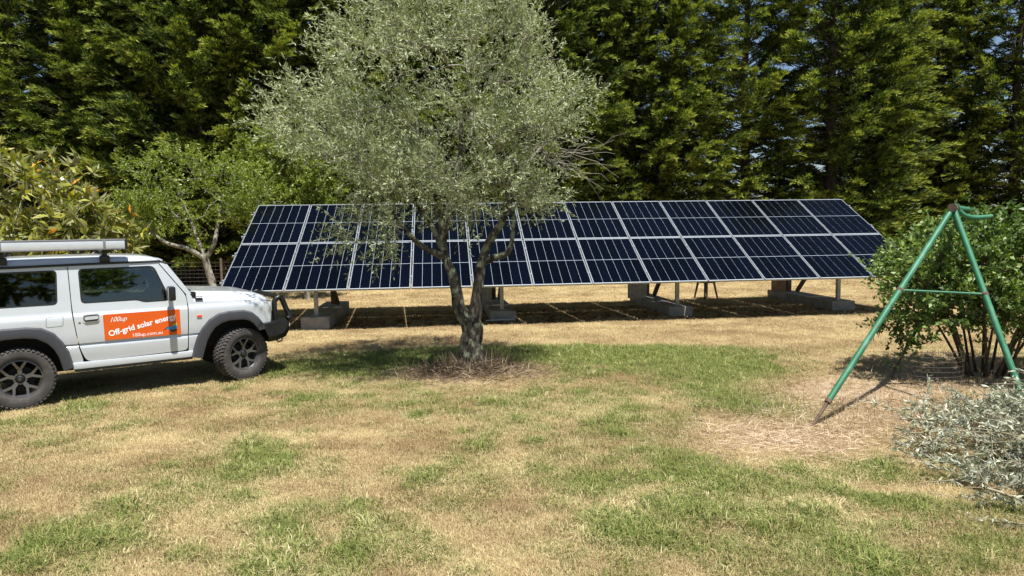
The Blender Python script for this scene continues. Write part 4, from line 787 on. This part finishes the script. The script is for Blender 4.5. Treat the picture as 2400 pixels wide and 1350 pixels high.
# ---------------------------------------------------------------- olive tree
M['olive_bark'] = bark_mat('olive_bark', (0.014, 0.012, 0.010), (0.125, 0.110, 0.088), (0.20, 0.215, 0.145), 16)
M['olive_leaf'] = leaf_mat('olive_leaf', [(0.0, (0.115, 0.140, 0.062)), (0.35, (0.215, 0.250, 0.112)), (0.70, (0.35, 0.385, 0.205)), (0.92, (0.52, 0.54, 0.34))], 0.22, 0.5, 0.28, (1.1, 1.15, 0.6), back=(0.38, 0.42, 0.265))
M['twig_grey'] = plain('grey_twig', (0.22, 0.20, 0.165), 0.9, 0, 0.2, 20)
def make_olive():
    r = np.random.default_rng(21); b = np.array([-0.55, 8.75, 0.0]); root = empty('olive_tree', b); tag(root, 'silvery grey-green olive tree with forked gnarled trunk in the middle of the lawn', 'tree')
    O = b
    T = np.array([(0.02, 0, -0.05), (0.01, 0.0, 0.12), (0.0, 0.0, 0.35), (0.02, 0.0, 0.55), (0.0, 0, 0.70)])
    A = np.array([(-0.03, 0, 0.62), (-0.14, -0.02, 0.82), (-0.17, -0.02, 1.02), (-0.23, 0.0, 1.28), (-0.32, 0.02, 1.52), (-0.35, 0.05, 1.84), (-0.40, 0.05, 2.2), (-0.55, 0.1, 2.7)])
    B = np.array([(0.04, 0, 0.62), (0.07, 0.0, 0.80), (0.10, 0.0, 1.0), (0.15, 0.02, 1.36), (0.25, 0.05, 1.66), (0.43, 0.08, 1.94), (0.55, 0.1, 2.25), (0.65, 0.15, 2.7)])
    C = np.array([(-0.30, 0.02, 1.48), (-0.42, -0.05, 1.54), (-0.62, -0.12, 1.66), (-0.80, -0.18, 1.86), (-0.95, -0.25, 2.1)])
    Dd = np.array([(0.18, 0.03, 1.42), (0.34, -0.02, 1.48), (0.50, -0.05, 1.54), (0.56, -0.05, 1.70), (0.58, -0.05, 1.95)])
    E_ = np.array([(-0.32, 0.02, 1.55), (-0.44, 0.10, 1.80), (-0.58, 0.15, 2.05), (-0.85, 0.2, 2.35), (-1.2, 0.25, 2.6)])
    G = np.array([(-0.34, 0.04, 1.70), (-0.28, 0.1, 2.0), (-0.22, 0.2, 2.4), (-0.1, 0.3, 2.9), (-0.1, 0.3, 3.5)])
    parts = [gnarly_tube(T, [0.30, 0.178, 0.128, 0.125, 0.138], 44, r, 0.62, 3)]
    link('trunk', np_mesh('trunk', *parts[0]), root, M['olive_bark'])
    for i, (Pl, rr) in enumerate(((A, [0.098, 0.086, 0.073, 0.061, 0.052, 0.042, 0.035, 0.025]), (B, [0.094, 0.084, 0.075, 0.064, 0.057, 0.048, 0.039, 0.025]), (C, [0.05, 0.045, 0.035, 0.028, 0.02]), (Dd, [0.055, 0.045, 0.040, 0.03, 0.02]), (E_, [0.05, 0.042, 0.036, 0.03, 0.02]), (G, [0.05, 0.045, 0.04, 0.03, 0.02]))):
        me = np_mesh('limb', *gnarly_tube(Pl, rr, 14, r, 0.22, 9 + i)); shade(me, True); link('limb', me, root, M['olive_bark'])
    shade(root.children[0].data, True)
    # crown volume
    def ell(n, c, rad, hollow=0.35):
        d = r.normal(size=(n, 3)); d /= np.linalg.norm(d, axis=1)[:, None]; return np.array(c) + d * np.array(rad) * (hollow + (1 - hollow) * r.uniform(size=(n, 1)) ** 0.45)
    at = np.vstack([ell(520, (-0.36, 0.05, 3.55), (1.68, 1.7, 1.40)), ell(200, (-1.45, 0.0, 2.95), (1.05, 1.2, 0.75)), ell(130, (0.82, 0.1, 3.0), (0.75, 1.1, 0.85)), ell(72, (-1.12, -0.25, 1.95), (0.55, 0.5, 0.45), 0.1), ell(90, (0.35, -0.1, 2.35), (0.85, 0.9, 0.42)), ell(150, (-0.2, 0, 4.75), (1.25, 1.25, 0.7)), ell(22, (1.50, 0.1, 3.45), (0.32, 0.4, 0.5)), ell(70, (-0.6, 0.2, 2.5), (0.9, 1.0, 0.35)), ell(16, (-2.2, 0, 3.3), (0.35, 0.5, 0.5)), ell(20, (0.85, 0.0, 2.0), (0.3, 0.3, 0.25))])
    at = at[at[:, 2] > 1.45]; lobe = np.linalg.norm((at - np.array([-1.12, -0.25, 1.95])) / [0.5, 0.6, 0.45], axis=1) < 1
    at = at[((at[:, 2] > 2.08 + 0.42 * np.maximum(0, -at[:, 0] - 0.5)) | (lobe & (r.uniform(size=len(at)) < 0.6))) & ((at[:, 0] < 1.08) | (at[:, 2] > 3.0)) & (at[:, 0] < 1.62)]
    cc = at[r.choice(len(at), 190, replace=False)]; ix = np.argmin(((at[:, None, :] - cc[None, :, :]) ** 2).sum(2), axis=1); at = at * 0.55 + cc[ix] * 0.45
    gap = [((-0.95, -0.9, 3.35), 0.42), ((0.5, -1.0, 3.9), 0.32), ((-0.1, -0.8, 2.75), 0.35), ((0.75, -0.8, 2.75), 0.3)]
    for c, q in gap: at = at[np.linalg.norm((at - np.array(c)) * [1, 0.5, 1], axis=1) > q]
    N, par, paths, ns = grow([T, A, B, C, Dd, E_, G], at, r, 0.16, 0.06, 0.03)
    R = radii(N, par, paths, 0.0032, 2.4); R = np.minimum(R, 0.028)
    link('branches', twig_mesh('branches', N, R, paths, 5), root, M['twig_grey'])['kind'] = 'stuff'
    # leaves along the outer twigs
    Pp, Dp = [], []
    for p in paths:
        q = N[p[-min(len(p), 4):]]; seg = np.diff(q, axis=0); end = q[-1]; d = seg[-1] / (np.linalg.norm(seg[-1]) + 1e-9)
        out = (end - np.array([-0.3, 0, 2.7])); out /= np.linalg.norm(out) + 1e-9
        for s in range(4):                                       # several fine shoots from every twig
            dd = d * 0.6 + out * 0.5 + r.normal(size=3) * 0.55 + np.array([0, 0, 0.28]); dd /= np.linalg.norm(dd); ln = r.uniform(0.24, 0.58); st = q[0] + (end - q[0]) * r.uniform(0.25, 1.0); n = int(ln / 0.0215)
            t = r.uniform(0.03, 1, n); Pp.append(st + dd * (t * ln)[:, None] + np.array([0, 0, -0.10]) * (t ** 2 * ln)[:, None]); Dp.append(dd * 0.75 + r.normal(size=(n, 3)) * 0.55)
    Pp = np.vstack(Pp); Dp = np.vstack(Dp); n = len(Pp); print('olive leaves', n)
    V, F = leaf_arrays(Pp, Dp, r.uniform(0.042, 0.075, n), r.uniform(0.0105, 0.0165, n), r)
    link('crown', np_mesh('crown', V, F), root, M['olive_leaf'])['kind'] = 'stuff'
    # bare twig cluster at the right edge of the crown
    parts = []
    for i in range(26):
        p0 = np.array([1.05, 0.0, 2.75]) + r.normal(size=3) * [0.1, 0.15, 0.1]; d = np.array([0.8, r.normal() * 0.4, r.uniform(-0.45, 0.35)]); L = r.uniform(0.45, 1.0)
        t = np.linspace(0, 1, 6)[:, None]; parts.append(tube_arrays(p0 + d * L * t + np.array([0, 0, r.uniform(-0.35, 0.1)]) * L * t ** 2 + np.cumsum(r.normal(size=(6, 3)) * 0.045, 0), np.linspace(0.006, 0.0018, 6), 4, False))
    V, F = merge(parts); link('bare_twigs', np_mesh('bare_twigs', V, F), root, M['twig_grey'])['kind'] = 'stuff'
    # litter of dry suckers round the foot
    M['litter'] = leaf_mat('dry_litter', [(0.0, (0.07, 0.048, 0.032)), (0.5, (0.17, 0.12, 0.08)), (1.0, (0.42, 0.33, 0.22))], 0.1, 0.9, 0.1)
    n = 5200; a = r.uniform(0, 6.283, n); rad = np.abs(r.normal(0, 0.42, n)) + 0.12; P = np.stack([b[0] + rad * np.cos(a) * 1.35, b[1] - 0.12 + rad * np.sin(a) * 0.75, np.maximum(0.0, 0.13 * np.exp(-(rad / 0.35) ** 2) * r.uniform(0.0, 1.2, n))], 1)
    D = np.stack([r.normal(size=n), r.normal(size=n), np.abs(r.normal(0.1, 0.28, n))], 1); V, F = leaf_arrays(P, D, r.uniform(0.05, 0.22, n), r.uniform(0.004, 0.010, n), r)
    n2 = 420; a = r.uniform(0, 6.283, n2); rad = r.uniform(0.1, 0.55, n2); P2 = np.stack([b[0] + rad * np.cos(a), b[1] + rad * np.sin(a) * 0.6, np.zeros(n2)], 1); D2 = np.stack([r.normal(0, .4, n2), r.normal(0, .4, n2), np.ones(n2)], 1); V2, F2 = leaf_arrays(P2, D2, r.uniform(0.10, 0.38, n2), r.uniform(0.006, 0.012, n2), r)
    V, F = merge([(V, F), (V2, F2)])
    tag(link('twig_litter', np_mesh('twig_litter', V, F), None, M['litter']), 'brown dry twigs and leaf litter round the olive trunk', 'litter', kind='stuff')
make_olive()

# ---------------------------------------------------------------- cypress row
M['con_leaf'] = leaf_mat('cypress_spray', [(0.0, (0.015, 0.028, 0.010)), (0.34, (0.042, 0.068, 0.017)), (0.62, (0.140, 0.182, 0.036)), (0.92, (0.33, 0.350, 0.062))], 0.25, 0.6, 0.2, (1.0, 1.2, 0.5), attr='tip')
M['con_bark'] = bark_mat('cypress_bark', (0.035, 0.025, 0.018), (0.10, 0.075, 0.055), None, 10)
M['con_dead'] = plain('dead_cypress_twig', (0.085, 0.055, 0.040), 0.95, 0, 0.3, 12)
def conifer_mesh(seed, H, Rb, nb, loose):
    r = np.random.default_rng(seed); P, D, L, W, TP = [], [], [], [], []; tw = []
    for i in range(nb):
        f = (i + r.uniform()) / nb; f = f ** 1.12; h = 0.25 + (H - 0.6) * f; az = i * 2.39996 + r.normal() * 0.35
        Lb = Rb * (1 - f) ** 0.55 * r.uniform(0.70, 1.18) + 0.35; Lb *= 0.52 + 0.48 * min(1.0, h / 4.2); el = r.uniform(0.0, 0.40) + 0.5 * f
        hd = np.array([math.cos(az), math.sin(az), 0]); t = np.linspace(0, 1, 7)
        up = 0.30 * r.uniform(0.3, 1.3)
        path = np.array([0, 0, h]) + hd * (Lb * t * math.cos(el))[:, None] + np.array([0, 0, 1.0]) * (Lb * (math.sin(el) * t + up * t ** 2.2 - 0.15 * t))[:, None]
        tw.append(tube_arrays(path, np.linspace(0.035 * (1 - f) + 0.012, 0.006, 7), 4, False))
        npl = max(4, int(Lb * 5.6)); side = np.cross(hd, [0, 0, 1.0])
        for k in range(npl):
            tt = r.uniform(0.18, 1.0) ** 0.8 if k > 0 else 1.0
            if r.uniform() < loose * (1 - tt): continue
            c = np.array([np.interp(tt, t, path[:, j]) for j in range(3)])
            sgn = 1 if k % 2 else -1
            ax = hd * (0.35 + 0.9 * tt) + side * sgn * r.uniform(0.1, 1.0) * (1.15 - 0.75 * tt) + np.array([0, 0, r.uniform(-0.05, 0.75)]); ax /= np.linalg.norm(ax)
            ln = r.uniform(0.55, 1.2) * (0.75 + 0.25 * (1 - f)); m_ = 54
            sn = np.cross(ax, [0, 0, 1.0]); sn /= np.linalg.norm(sn) + 1e-9; un = np.cross(sn, ax)
            s = np.linspace(0.02, 1, m_) ** 0.9; ph = r.uniform(0, 6.28, m_); wd = 0.25 * ln * (1.05 - s) ** 0.75
            off = sn * (np.cos(ph) * wd)[:, None] + un * (np.sin(ph) * wd * 0.42)[:, None]
            p = c + ax * (ln * s)[:, None] + off * 0.55 + np.array([0, 0, -0.26 * ln]) * (s ** 2)[:, None]
            d = ax * 0.9 + off / (wd[:, None] + 0.03) * 0.55 + r.normal(size=(m_, 3)) * 0.28
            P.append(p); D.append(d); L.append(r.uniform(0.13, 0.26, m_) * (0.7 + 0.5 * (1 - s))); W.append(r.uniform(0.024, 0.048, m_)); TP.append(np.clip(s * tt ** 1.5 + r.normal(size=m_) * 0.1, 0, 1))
    P = np.vstack(P); V, F = leaf_arrays(P, np.vstack(D), np.concatenate(L), np.concatenate(W), r, 0.3, 0.4)
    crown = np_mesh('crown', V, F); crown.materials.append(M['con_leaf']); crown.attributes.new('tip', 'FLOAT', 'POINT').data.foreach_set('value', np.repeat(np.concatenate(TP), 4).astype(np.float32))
    tv = merge(tw); br = np_mesh('branches', *tv); shade(br, True); br.materials.append(M['con_dead'])
    z = np.linspace(-0.1, H * 0.97, 9); pt = np.stack([0.08 * np.sin(z + seed), 0.08 * np.cos(z * 0.8 + seed), z], 1)
    tm = np_mesh('trunk', *tube_arrays(pt, np.interp(z, [0, H], [0.24, 0.03]), 10, False)); shade(tm, True); tm.materials.append(M['con_bark'])
    print('conifer tris', len(F) * 2)
    return tm, br, crown
def make_row():
    kinds = [conifer_mesh(101, 15.5, 3.2, 225, 0.1), conifer_mesh(102, 14.5, 3.0, 220, 0.1), conifer_mesh(103, 16.5, 3.3, 230, 0.1), conifer_mesh(104, 15.0, 3.1, 195, 0.2)]
    words = ['first', 'second', 'third', 'fourth', 'fifth', 'sixth', 'seventh', 'eighth', 'ninth', 'tenth', 'eleventh', 'twelfth', 'thirteenth', 'fourteenth', 'fifteenth', 'sixteenth', 'seventeenth']
    xs = np.linspace(-20.5, 21.5, 18)
    for i, x in enumerate(xs):
        k = [0, 1, 2, 0, 2, 1, 0, 2, 1, 0, 2, 3, 0, 3, 1, 3, 3, 2][i]
        t = empty('cypress_tree', (x + rng.normal() * 0.35, 25.6 + 0.03 * x + rng.normal() * 0.55, -0.02), rng.uniform(0, 6.28)); s = rng.uniform(0.93, 1.1); t.scale = (s, s, s * rng.uniform(0.95, 1.08))
        tag(t, ('tall dark green cypress at the far left of the background row' if i == 0 else 'tall dark green cypress at the far right end of the background row' if i == 17 else 'tall green cypress, %s from the left in the background row' % words[i]), 'tree', 'cypress trees in the background row')
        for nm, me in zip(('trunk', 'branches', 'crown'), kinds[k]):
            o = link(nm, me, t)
            if nm != 'trunk': o['kind'] = 'stuff'
    for i, x in enumerate([-19, -16.2, -13.1, -10.3, -7.2, -4.4, -1.5, 1.4, 4.2, 17.0]):
        t = empty('cypress_tree', (x + rng.normal() * 0.3, 29.4 + rng.normal() * 0.4, -0.02), rng.uniform(0, 6.28)); tag(t, 'dark cypress of the second row, glimpsed behind the %s front cypress from the left' % words[min(16, int(round((x * 0.88 + 20.5) / 2.47)))], 'tree', 'half-hidden cypresses of the second row')
        for nm, me in zip(('trunk', 'branches', 'crown'), kinds[i % 3]):
            o = link(nm, me, t)
            if nm != 'trunk': o['kind'] = 'stuff'
make_row()

# ---------------------------------------------------------------- broadleaf trees at the left
M['grey_bark'] = bark_mat('grey_bark', (0.12, 0.105, 0.085), (0.33, 0.30, 0.25), (0.36, 0.37, 0.28), 14)
M['plum_leaf'] = leaf_mat('light_green_leaf', [(0.0, (0.085, 0.125, 0.018)), (0.4, (0.175, 0.235, 0.040)), (0.75, (0.28, 0.34, 0.075)), (1.0, (0.36, 0.39, 0.10))], 0.38, 0.4, 0.4, (1.3, 1.35, 0.4))
M['loquat_leaf'] = leaf_mat('loquat_leaf', [(0.0, (0.075, 0.105, 0.020)), (0.35, (0.165, 0.20, 0.034)), (0.60, (0.34, 0.35, 0.065)), (0.86, (0.50, 0.45, 0.09)), (0.90, (0.85, 0.36, 0.02))], 0.3, 0.35, 0.5, (1.3, 1.3, 0.35), back=(0.26, 0.26, 0.12))
def ellr(r, n, c, rad, hollow=0.3):
    d = r.normal(size=(n, 3)); d /= np.linalg.norm(d, axis=1)[:, None]; return np.array(c) + d * np.array(rad) * (hollow + (1 - hollow) * r.uniform(size=(n, 1)) ** 0.5)
def broadleaf(name, label, base, skel, rad, attract, seed, leafm, nleaf, ll, lw, barkm, shoots=3, tip=0.004, cat='tree', up=0.2, droop=0.0, whorl=False, spread=0.55, rcap=0.05):
    r = np.random.default_rng(seed); root = empty(name, base); tag(root, label, cat); b = np.array(base)
    for i, (Pl, rr) in enumerate(zip(skel, rad)):
        me = np_mesh('trunk' if i == 0 else 'limb', *gnarly_tube(np.array(Pl, float), rr, 12, r, 0.2, seed + i)); shade(me, True); link('trunk' if i == 0 else 'limb', me, root, barkm)
    N, par, paths, ns = grow(skel, attract, r, 0.16, 0.05, 0.03); R = np.minimum(radii(N, par, paths, tip, 2.3), rcap)
    link('branches', twig_mesh('branches', N, R, paths, 5), root, barkm)['kind'] = 'stuff'
    Pp, Dp, cen = [], [], attract.mean(0)
    for p in paths:
        q = N[p[-min(len(p), 4):]]; end = q[-1]; d = end - q[-2]; d /= np.linalg.norm(d) + 1e-9; out = end - cen; out /= np.linalg.norm(out) + 1e-9
        for s in range(shoots):
            dd = d * 0.5 + out * 0.4 + r.normal(size=3) * spread + np.array([0, 0, up]); dd /= np.linalg.norm(dd)
            if whorl:
                n = nleaf; Pp.append(end + r.normal(size=3) * 0.12 + r.normal(size=(n, 3)) * 0.015); a = r.uniform(0, 6.283, n); e1 = np.cross(dd, r.normal(size=3)); e1 /= np.linalg.norm(e1); e2 = np.cross(dd, e1)
                Dp.append(dd * r.uniform(-0.25, 0.9, (n, 1)) + e1 * np.cos(a)[:, None] + e2 * np.sin(a)[:, None])
            else:
                n = nleaf; ln = r.uniform(0.15, 0.38); st = q[0] + (end - q[0]) * r.uniform(0.2, 1); t = r.uniform(0.05, 1, n); Pp.append(st + dd * (t * ln)[:, None]); Dp.append(dd * 0.5 + r.normal(size=(n, 3)) * 0.75 + np.array([0, 0, -0.1]))
    Pp = np.vstack(Pp); Dp = np.vstack(Dp); n = len(Pp); L = r.uniform(*ll, n); V, F = leaf_arrays(Pp, Dp, L, L * r.uniform(*lw, n), r, 0.3, 0.45, droop)
    link('crown', np_mesh('crown', V, F), root, leafm)['kind'] = 'stuff'; print(name, 'leaves', n)
    return root

r_ = np.random.default_rng(77)
broadleaf('plum_tree', 'leafy light green tree with pale grey trunk behind the car', (-7.05, 15.7, 0),
    [[(0.1, 0, -0.05), (0.05, 0, 0.6), (-0.05, 0, 1.0), (-0.1, 0, 1.28)], [(-0.1, 0, 1.25), (-0.45, -0.1, 1.5), (-0.9, -0.2, 1.65), (-1.3, -0.2, 2.0)], [(-0.08, 0, 1.27), (0.12, 0.0, 1.6), (0.2, 0.1, 2.1), (0.3, 0.2, 2.7)], [(-0.1, 0, 1.3), (-0.3, 0.1, 1.7), (-0.5, 0.2, 2.2), (-0.7, 0.1, 2.8)]],
    [[0.11, 0.085, 0.08, 0.085], [0.06, 0.05, 0.04, 0.025], [0.06, 0.05, 0.04, 0.02], [0.05, 0.04, 0.03, 0.02]],
    np.vstack([ellr(r_, 190, (-0.35, 0, 2.95), (1.75, 1.4, 1.05)), ellr(r_, 80, (-1.6, 0, 2.2), (0.8, 0.8, 0.6)), ellr(r_, 80, (0.9, 0.1, 2.7), (0.8, 0.9, 0.75))]), 31, M['plum_leaf'], 14, (0.045, 0.085), (0.36, 0.52), M['grey_bark'], 4)
broadleaf('shrub_tree', 'bright green small tree between the left cypresses and the solar array corner', (-5.7, 18.6, 0),
    [[(0, 0, -0.05), (0.0, 0, 0.8), (-0.1, 0, 1.5)], [(-0.1, 0, 1.4), (-0.6, 0, 2.2), (-1.0, 0, 3.2)], [(-0.1, 0, 1.4), (0.3, 0, 2.3), (0.5, 0, 3.4)]], [[0.09, 0.08, 0.06], [0.05, 0.04, 0.02], [0.05, 0.04, 0.02]],
    np.vstack([ellr(r_, 230, (-0.3, 0, 3.3), (1.7, 1.1, 1.2)), ellr(r_, 60, (-1.1, 0, 4.1), (0.8, 0.8, 0.6)), ellr(r_, 50, (0.4, 0, 2.3), (0.7, 0.7, 0.6))]), 32, M['plum_leaf'], 22, (0.05, 0.10), (0.4, 0.55), M['grey_bark'], 4)
broadleaf('loquat_tree', 'loquat tree with long yellow-green leaves behind the car roof', (-9.3, 13.0, 0),
    [[(0, 0, -0.05), (0, 0, 0.5), (0.05, 0, 0.9)], [(0, 0, 0.8), (0.6, -0.1, 1.4), (1.1, -0.2, 2.0)], [(0, 0, 0.8), (-0.4, 0, 1.6), (-0.7, 0, 2.5)], [(0, 0, 0.8), (0.15, 0.1, 1.7), (0.2, 0.1, 2.7)]], [[0.12, 0.10, 0.09], [0.05, 0.04, 0.02], [0.05, 0.04, 0.02], [0.05, 0.04, 0.02]],
    np.vstack([ellr(r_, 190, (-0.2, -0.2, 2.45), (1.55, 1.3, 1.05), 0.5), ellr(r_, 75, (1.25, -0.2, 1.8), (0.85, 0.9, 0.7), 0.4), ellr(r_, 50, (-1.2, 0, 2.0), (0.9, 0.9, 0.9), 0.4), ellr(r_, 60, (0.4, -0.6, 1.6), (1.5, 0.6, 0.6), 0.4)]), 33, M['loquat_leaf'], 13, (0.17, 0.30), (0.22, 0.30), M['grey_bark'], 2, 0.007, whorl=True, droop=0.12)

broadleaf('garden_tree', 'broad green tree behind the viewpoint, seen only as a reflection in the car windows', (5.2, -8.0, 0),
    [[(0, 0, -0.05), (0.0, 0, 1.0), (-0.1, 0, 2.0)], [(-0.1, 0, 1.9), (-1.0, 0, 3.2), (-1.8, 0, 4.8)], [(-0.1, 0, 1.9), (1.0, 0, 3.3), (1.6, 0, 4.9)]], [[0.20, 0.17, 0.15], [0.10, 0.08, 0.05], [0.10, 0.08, 0.05]],
    np.vstack([ellr(r_, 240, (0, 0, 4.6), (4.2, 2.0, 1.5)), ellr(r_, 60, (-2.5, 0, 3.2), (1.2, 1.2, 0.7))]), 36, M['plum_leaf'], 16, (0.12, 0.22), (0.4, 0.55), M['grey_bark'], 4)

# ---------------------------------------------------------------- bush and guard at the right
M['bush_leaf'] = leaf_mat('glossy_bush_leaf', [(0.0, (0.040, 0.075, 0.016)), (0.4, (0.095, 0.160, 0.036)), (0.7, (0.175, 0.255, 0.060)), (0.9, (0.29, 0.36, 0.11))], 0.25, 0.5, 0.4, (1.25, 1.35, 0.4))
M['bush_bark'] = bark_mat('brown_stem', (0.04, 0.028, 0.020), (0.13, 0.095, 0.068), None, 20)
r_ = np.random.default_rng(78); sk = []; rr = []
for i in range(17):
    a = i / 17 * 6.283; p0 = np.array([0.32 * math.cos(a) * r_.uniform(0.2, 1), 0.26 * math.sin(a) * r_.uniform(0.2, 1), -0.04]); o = np.array([math.cos(a), math.sin(a) * 0.8, 0]) * r_.uniform(0.25, 0.75)
    sk.append([p0, p0 + o * 0.25 + [0, 0, 0.35], p0 + o * 0.6 + [0, 0, 0.75], p0 + o * 1.1 + [0, 0, 1.2]]); rr.append([0.018, 0.015, 0.012, 0.008])
broadleaf('leafy_bush', 'dark green leafy bush with many brown stems behind the green swing frame', (5.75, 8.05, 0), sk, rr,
    np.vstack([ellr(r_, 420, (0.1, 0, 1.25), (1.25, 1.0, 0.62), 0.3), ellr(r_, 60, (-0.95, -0.1, 1.15), (0.55, 0.6, 0.42)), ellr(r_, 120, (1.0, 0.1, 1.15), (0.9, 0.9, 0.65)), ellr(r_, 60, (0.0, 0, 1.66), (0.8, 0.7, 0.28)), ellr(r_, 30, (-1.0, -0.1, 0.62), (0.35, 0.4, 0.28)), ellr(r_, 90, (0.1, -0.2, 0.75), (1.0, 0.7, 0.22))]), 34, M['bush_leaf'], 13, (0.045, 0.075), (0.45, 0.62), M['bush_bark'], 3, 0.0035, 'bush', 0.3)
M['wire'] = plain('rusty_wire', (0.12, 0.10, 0.085), 0.7, 0.5, 0.2, 20)
def make_guard():
    g = empty('wire_guard', (4.78, 7.55, 0)); tag(g, 'low rusty wire mesh guard at the foot of the leafy bush', 'wire guard')
    for k in range(8): z = 0.02 + k * 0.055; tube('wire', [(0.33 * math.cos(a), 0.22 * math.sin(a), z) for a in np.linspace(2.6, 6.2, 14)], 0.0016, M['wire'], g, 4)
    for a in np.linspace(2.6, 6.2, 22): tube('wire', [(0.33 * math.cos(a), 0.22 * math.sin(a), -0.02), (0.33 * math.cos(a), 0.22 * math.sin(a), 0.44)], 0.0016, M['wire'], g, 4)
make_guard()

# ---------------------------------------------------------------- heap of cut branches
M['heap_leaf'] = leaf_mat('withered_olive_leaf', [(0.0, (0.11, 0.14, 0.065)), (0.42, (0.29, 0.32, 0.18)), (0.78, (0.60, 0.60, 0.47))], 0.15, 0.5, 0.3, (1.1, 1.1, 0.8), back=(0.36, 0.37, 0.29))
M['heap_twig'] = plain('pale_cut_twig', (0.25, 0.215, 0.14), 0.9, 0, 0.25, 16)
def make_heap():
    r = np.random.default_rng(55); c = np.array([4.05, 4.55, 0.0]); root = empty('branch_heap', c); tag(root, 'heap of cut grey olive branches at the lower right of the lawn', 'branch heap')
    parts = []; LP, LD = [], []
    def hgt(x, y): return 0.72 * math.exp(-((x - 0.35) / 1.0) ** 2 - (y / 1.2) ** 2)
    for i in range(820):
        x = r.normal(0.20, 0.60); y = r.normal(0.0, 0.82)
        if i % 4 == 0: x = r.normal(0.85, 0.35); y = r.normal(1.5, 0.35)
        if x < -1.15 + 0.45 * max(0, y): continue
        z = hgt(x, y) * r.uniform(0.15, 1.1) + 0.01; a = r.uniform(0, 6.283); L = r.uniform(0.25, 0.75); d = np.array([math.cos(a), math.sin(a), r.normal(0.05, 0.28)]); t = np.linspace(0, 1, 7)[:, None]; cv = r.normal(size=3) * 0.35; cv[2] = abs(cv[2]) * 0.3
        p = np.array([x, y, z]) + d * L * (t - 0.5) + cv * L * (t - 0.5) ** 2 * 1.6 + np.cumsum(r.normal(size=(7, 3)) * 0.008, 0); p[:, 2] = np.maximum(p[:, 2], 0.008)
        parts.append(tube_arrays(p, np.linspace(0.0042, 0.0014, 7) * r.uniform(0.5, 1.2) * (2.2 if i % 29 == 0 else 1.0), 4, False))
        if r.uniform() < 0.85:
            n = int(L * 110); k = r.uniform(0.25, 1, n); q = np.array([np.interp(k, t[:, 0], p[:, j]) for j in range(3)]).T; LP.append(q); LD.append((d * 0.8)[None, :] + r.normal(size=(n, 3)) * 0.6)
    V, F = merge(parts); me = np_mesh('twigs', V, F); shade(me, True); link('twigs', me, root, M['heap_twig'])['kind'] = 'stuff'
    LP = np.vstack(LP); LD = np.vstack(LD); n = len(LP); V, F = leaf_arrays(LP, LD, r.uniform(0.035, 0.075, n), r.uniform(0.009, 0.017, n), r); V[:, 2] = np.maximum(V[:, 2], 0.003)
    link('leaves', np_mesh('leaves', V, F), root, M['heap_leaf'])['kind'] = 'stuff'
    # loose straw on the bare patch below the swing
    n = 5200; x = np.concatenate([r.normal(2.45, 0.5, n // 2), r.normal(3.6, 0.75, n - n // 2)]); y = np.concatenate([r.normal(5.8, 0.33, n // 2), r.normal(6.4, 0.6, n - n // 2)])
    P = np.stack([x, y, r.uniform(0.0, 0.012, n)], 1); D = np.stack([r.normal(size=n), r.normal(size=n), np.abs(r.normal(0, 0.12, n))], 1); V, F = leaf_arrays(P, D, r.uniform(0.05, 0.17, n), r.uniform(0.003, 0.006, n), r)
    n2 = 700; P2 = np.stack([r.normal(3.5, 0.8, n2), r.normal(6.3, 0.5, n2), np.zeros(n2)], 1); D2 = np.stack([r.normal(0, .35, n2), r.normal(0, .35, n2), np.ones(n2)], 1); q = leaf_arrays(P2, D2, r.uniform(0.06, 0.24, n2), r.uniform(0.003, 0.006, n2), r)
    V, F = merge([(V, F), q]); M['straw'] = leaf_mat('loose_straw', [(0.0, (0.34, 0.25, 0.15)), (0.5, (0.58, 0.45, 0.30)), (0.9, (0.74, 0.62, 0.46))], 0.2, 0.9, 0.15, (1.1, 1.05, 0.8))
    tag(link('loose_straw', np_mesh('loose_straw', V, F), None, M['straw']), 'pale loose straw on the bare patch under the swing frame', 'straw', kind='stuff')
make_heap()

# ---------------------------------------------------------------- wire fence behind the car
def make_fence():
    f = empty('wire_fence', (-9.5, 21.5, 0)); tag(f, 'low wire mesh fence below the trees at the left', 'fence')
    for x in np.arange(-7, 5.1, 2.4): tube('post', [(x, 0, -0.05), (x, 0, 1.05)], 0.04, M['darkwood'], f, 8)
    for z in np.arange(0.08, 1.0, 0.12): tube('wire', [(-7, 0.045, z), (5, 0.045, z)], 0.003, M['wire'], f, 4)
    parts = [tube_arrays(np.array([(x, 0.048, 0.05), (x, 0.048, 0.95)]), 0.002, 4, False) for x in np.arange(-7, 5, 0.14)]; V, F = merge(parts); link('mesh_wires', np_mesh('mesh_wires', V, F), f, M['wire'])['kind'] = 'stuff'
make_fence()

make_grass()
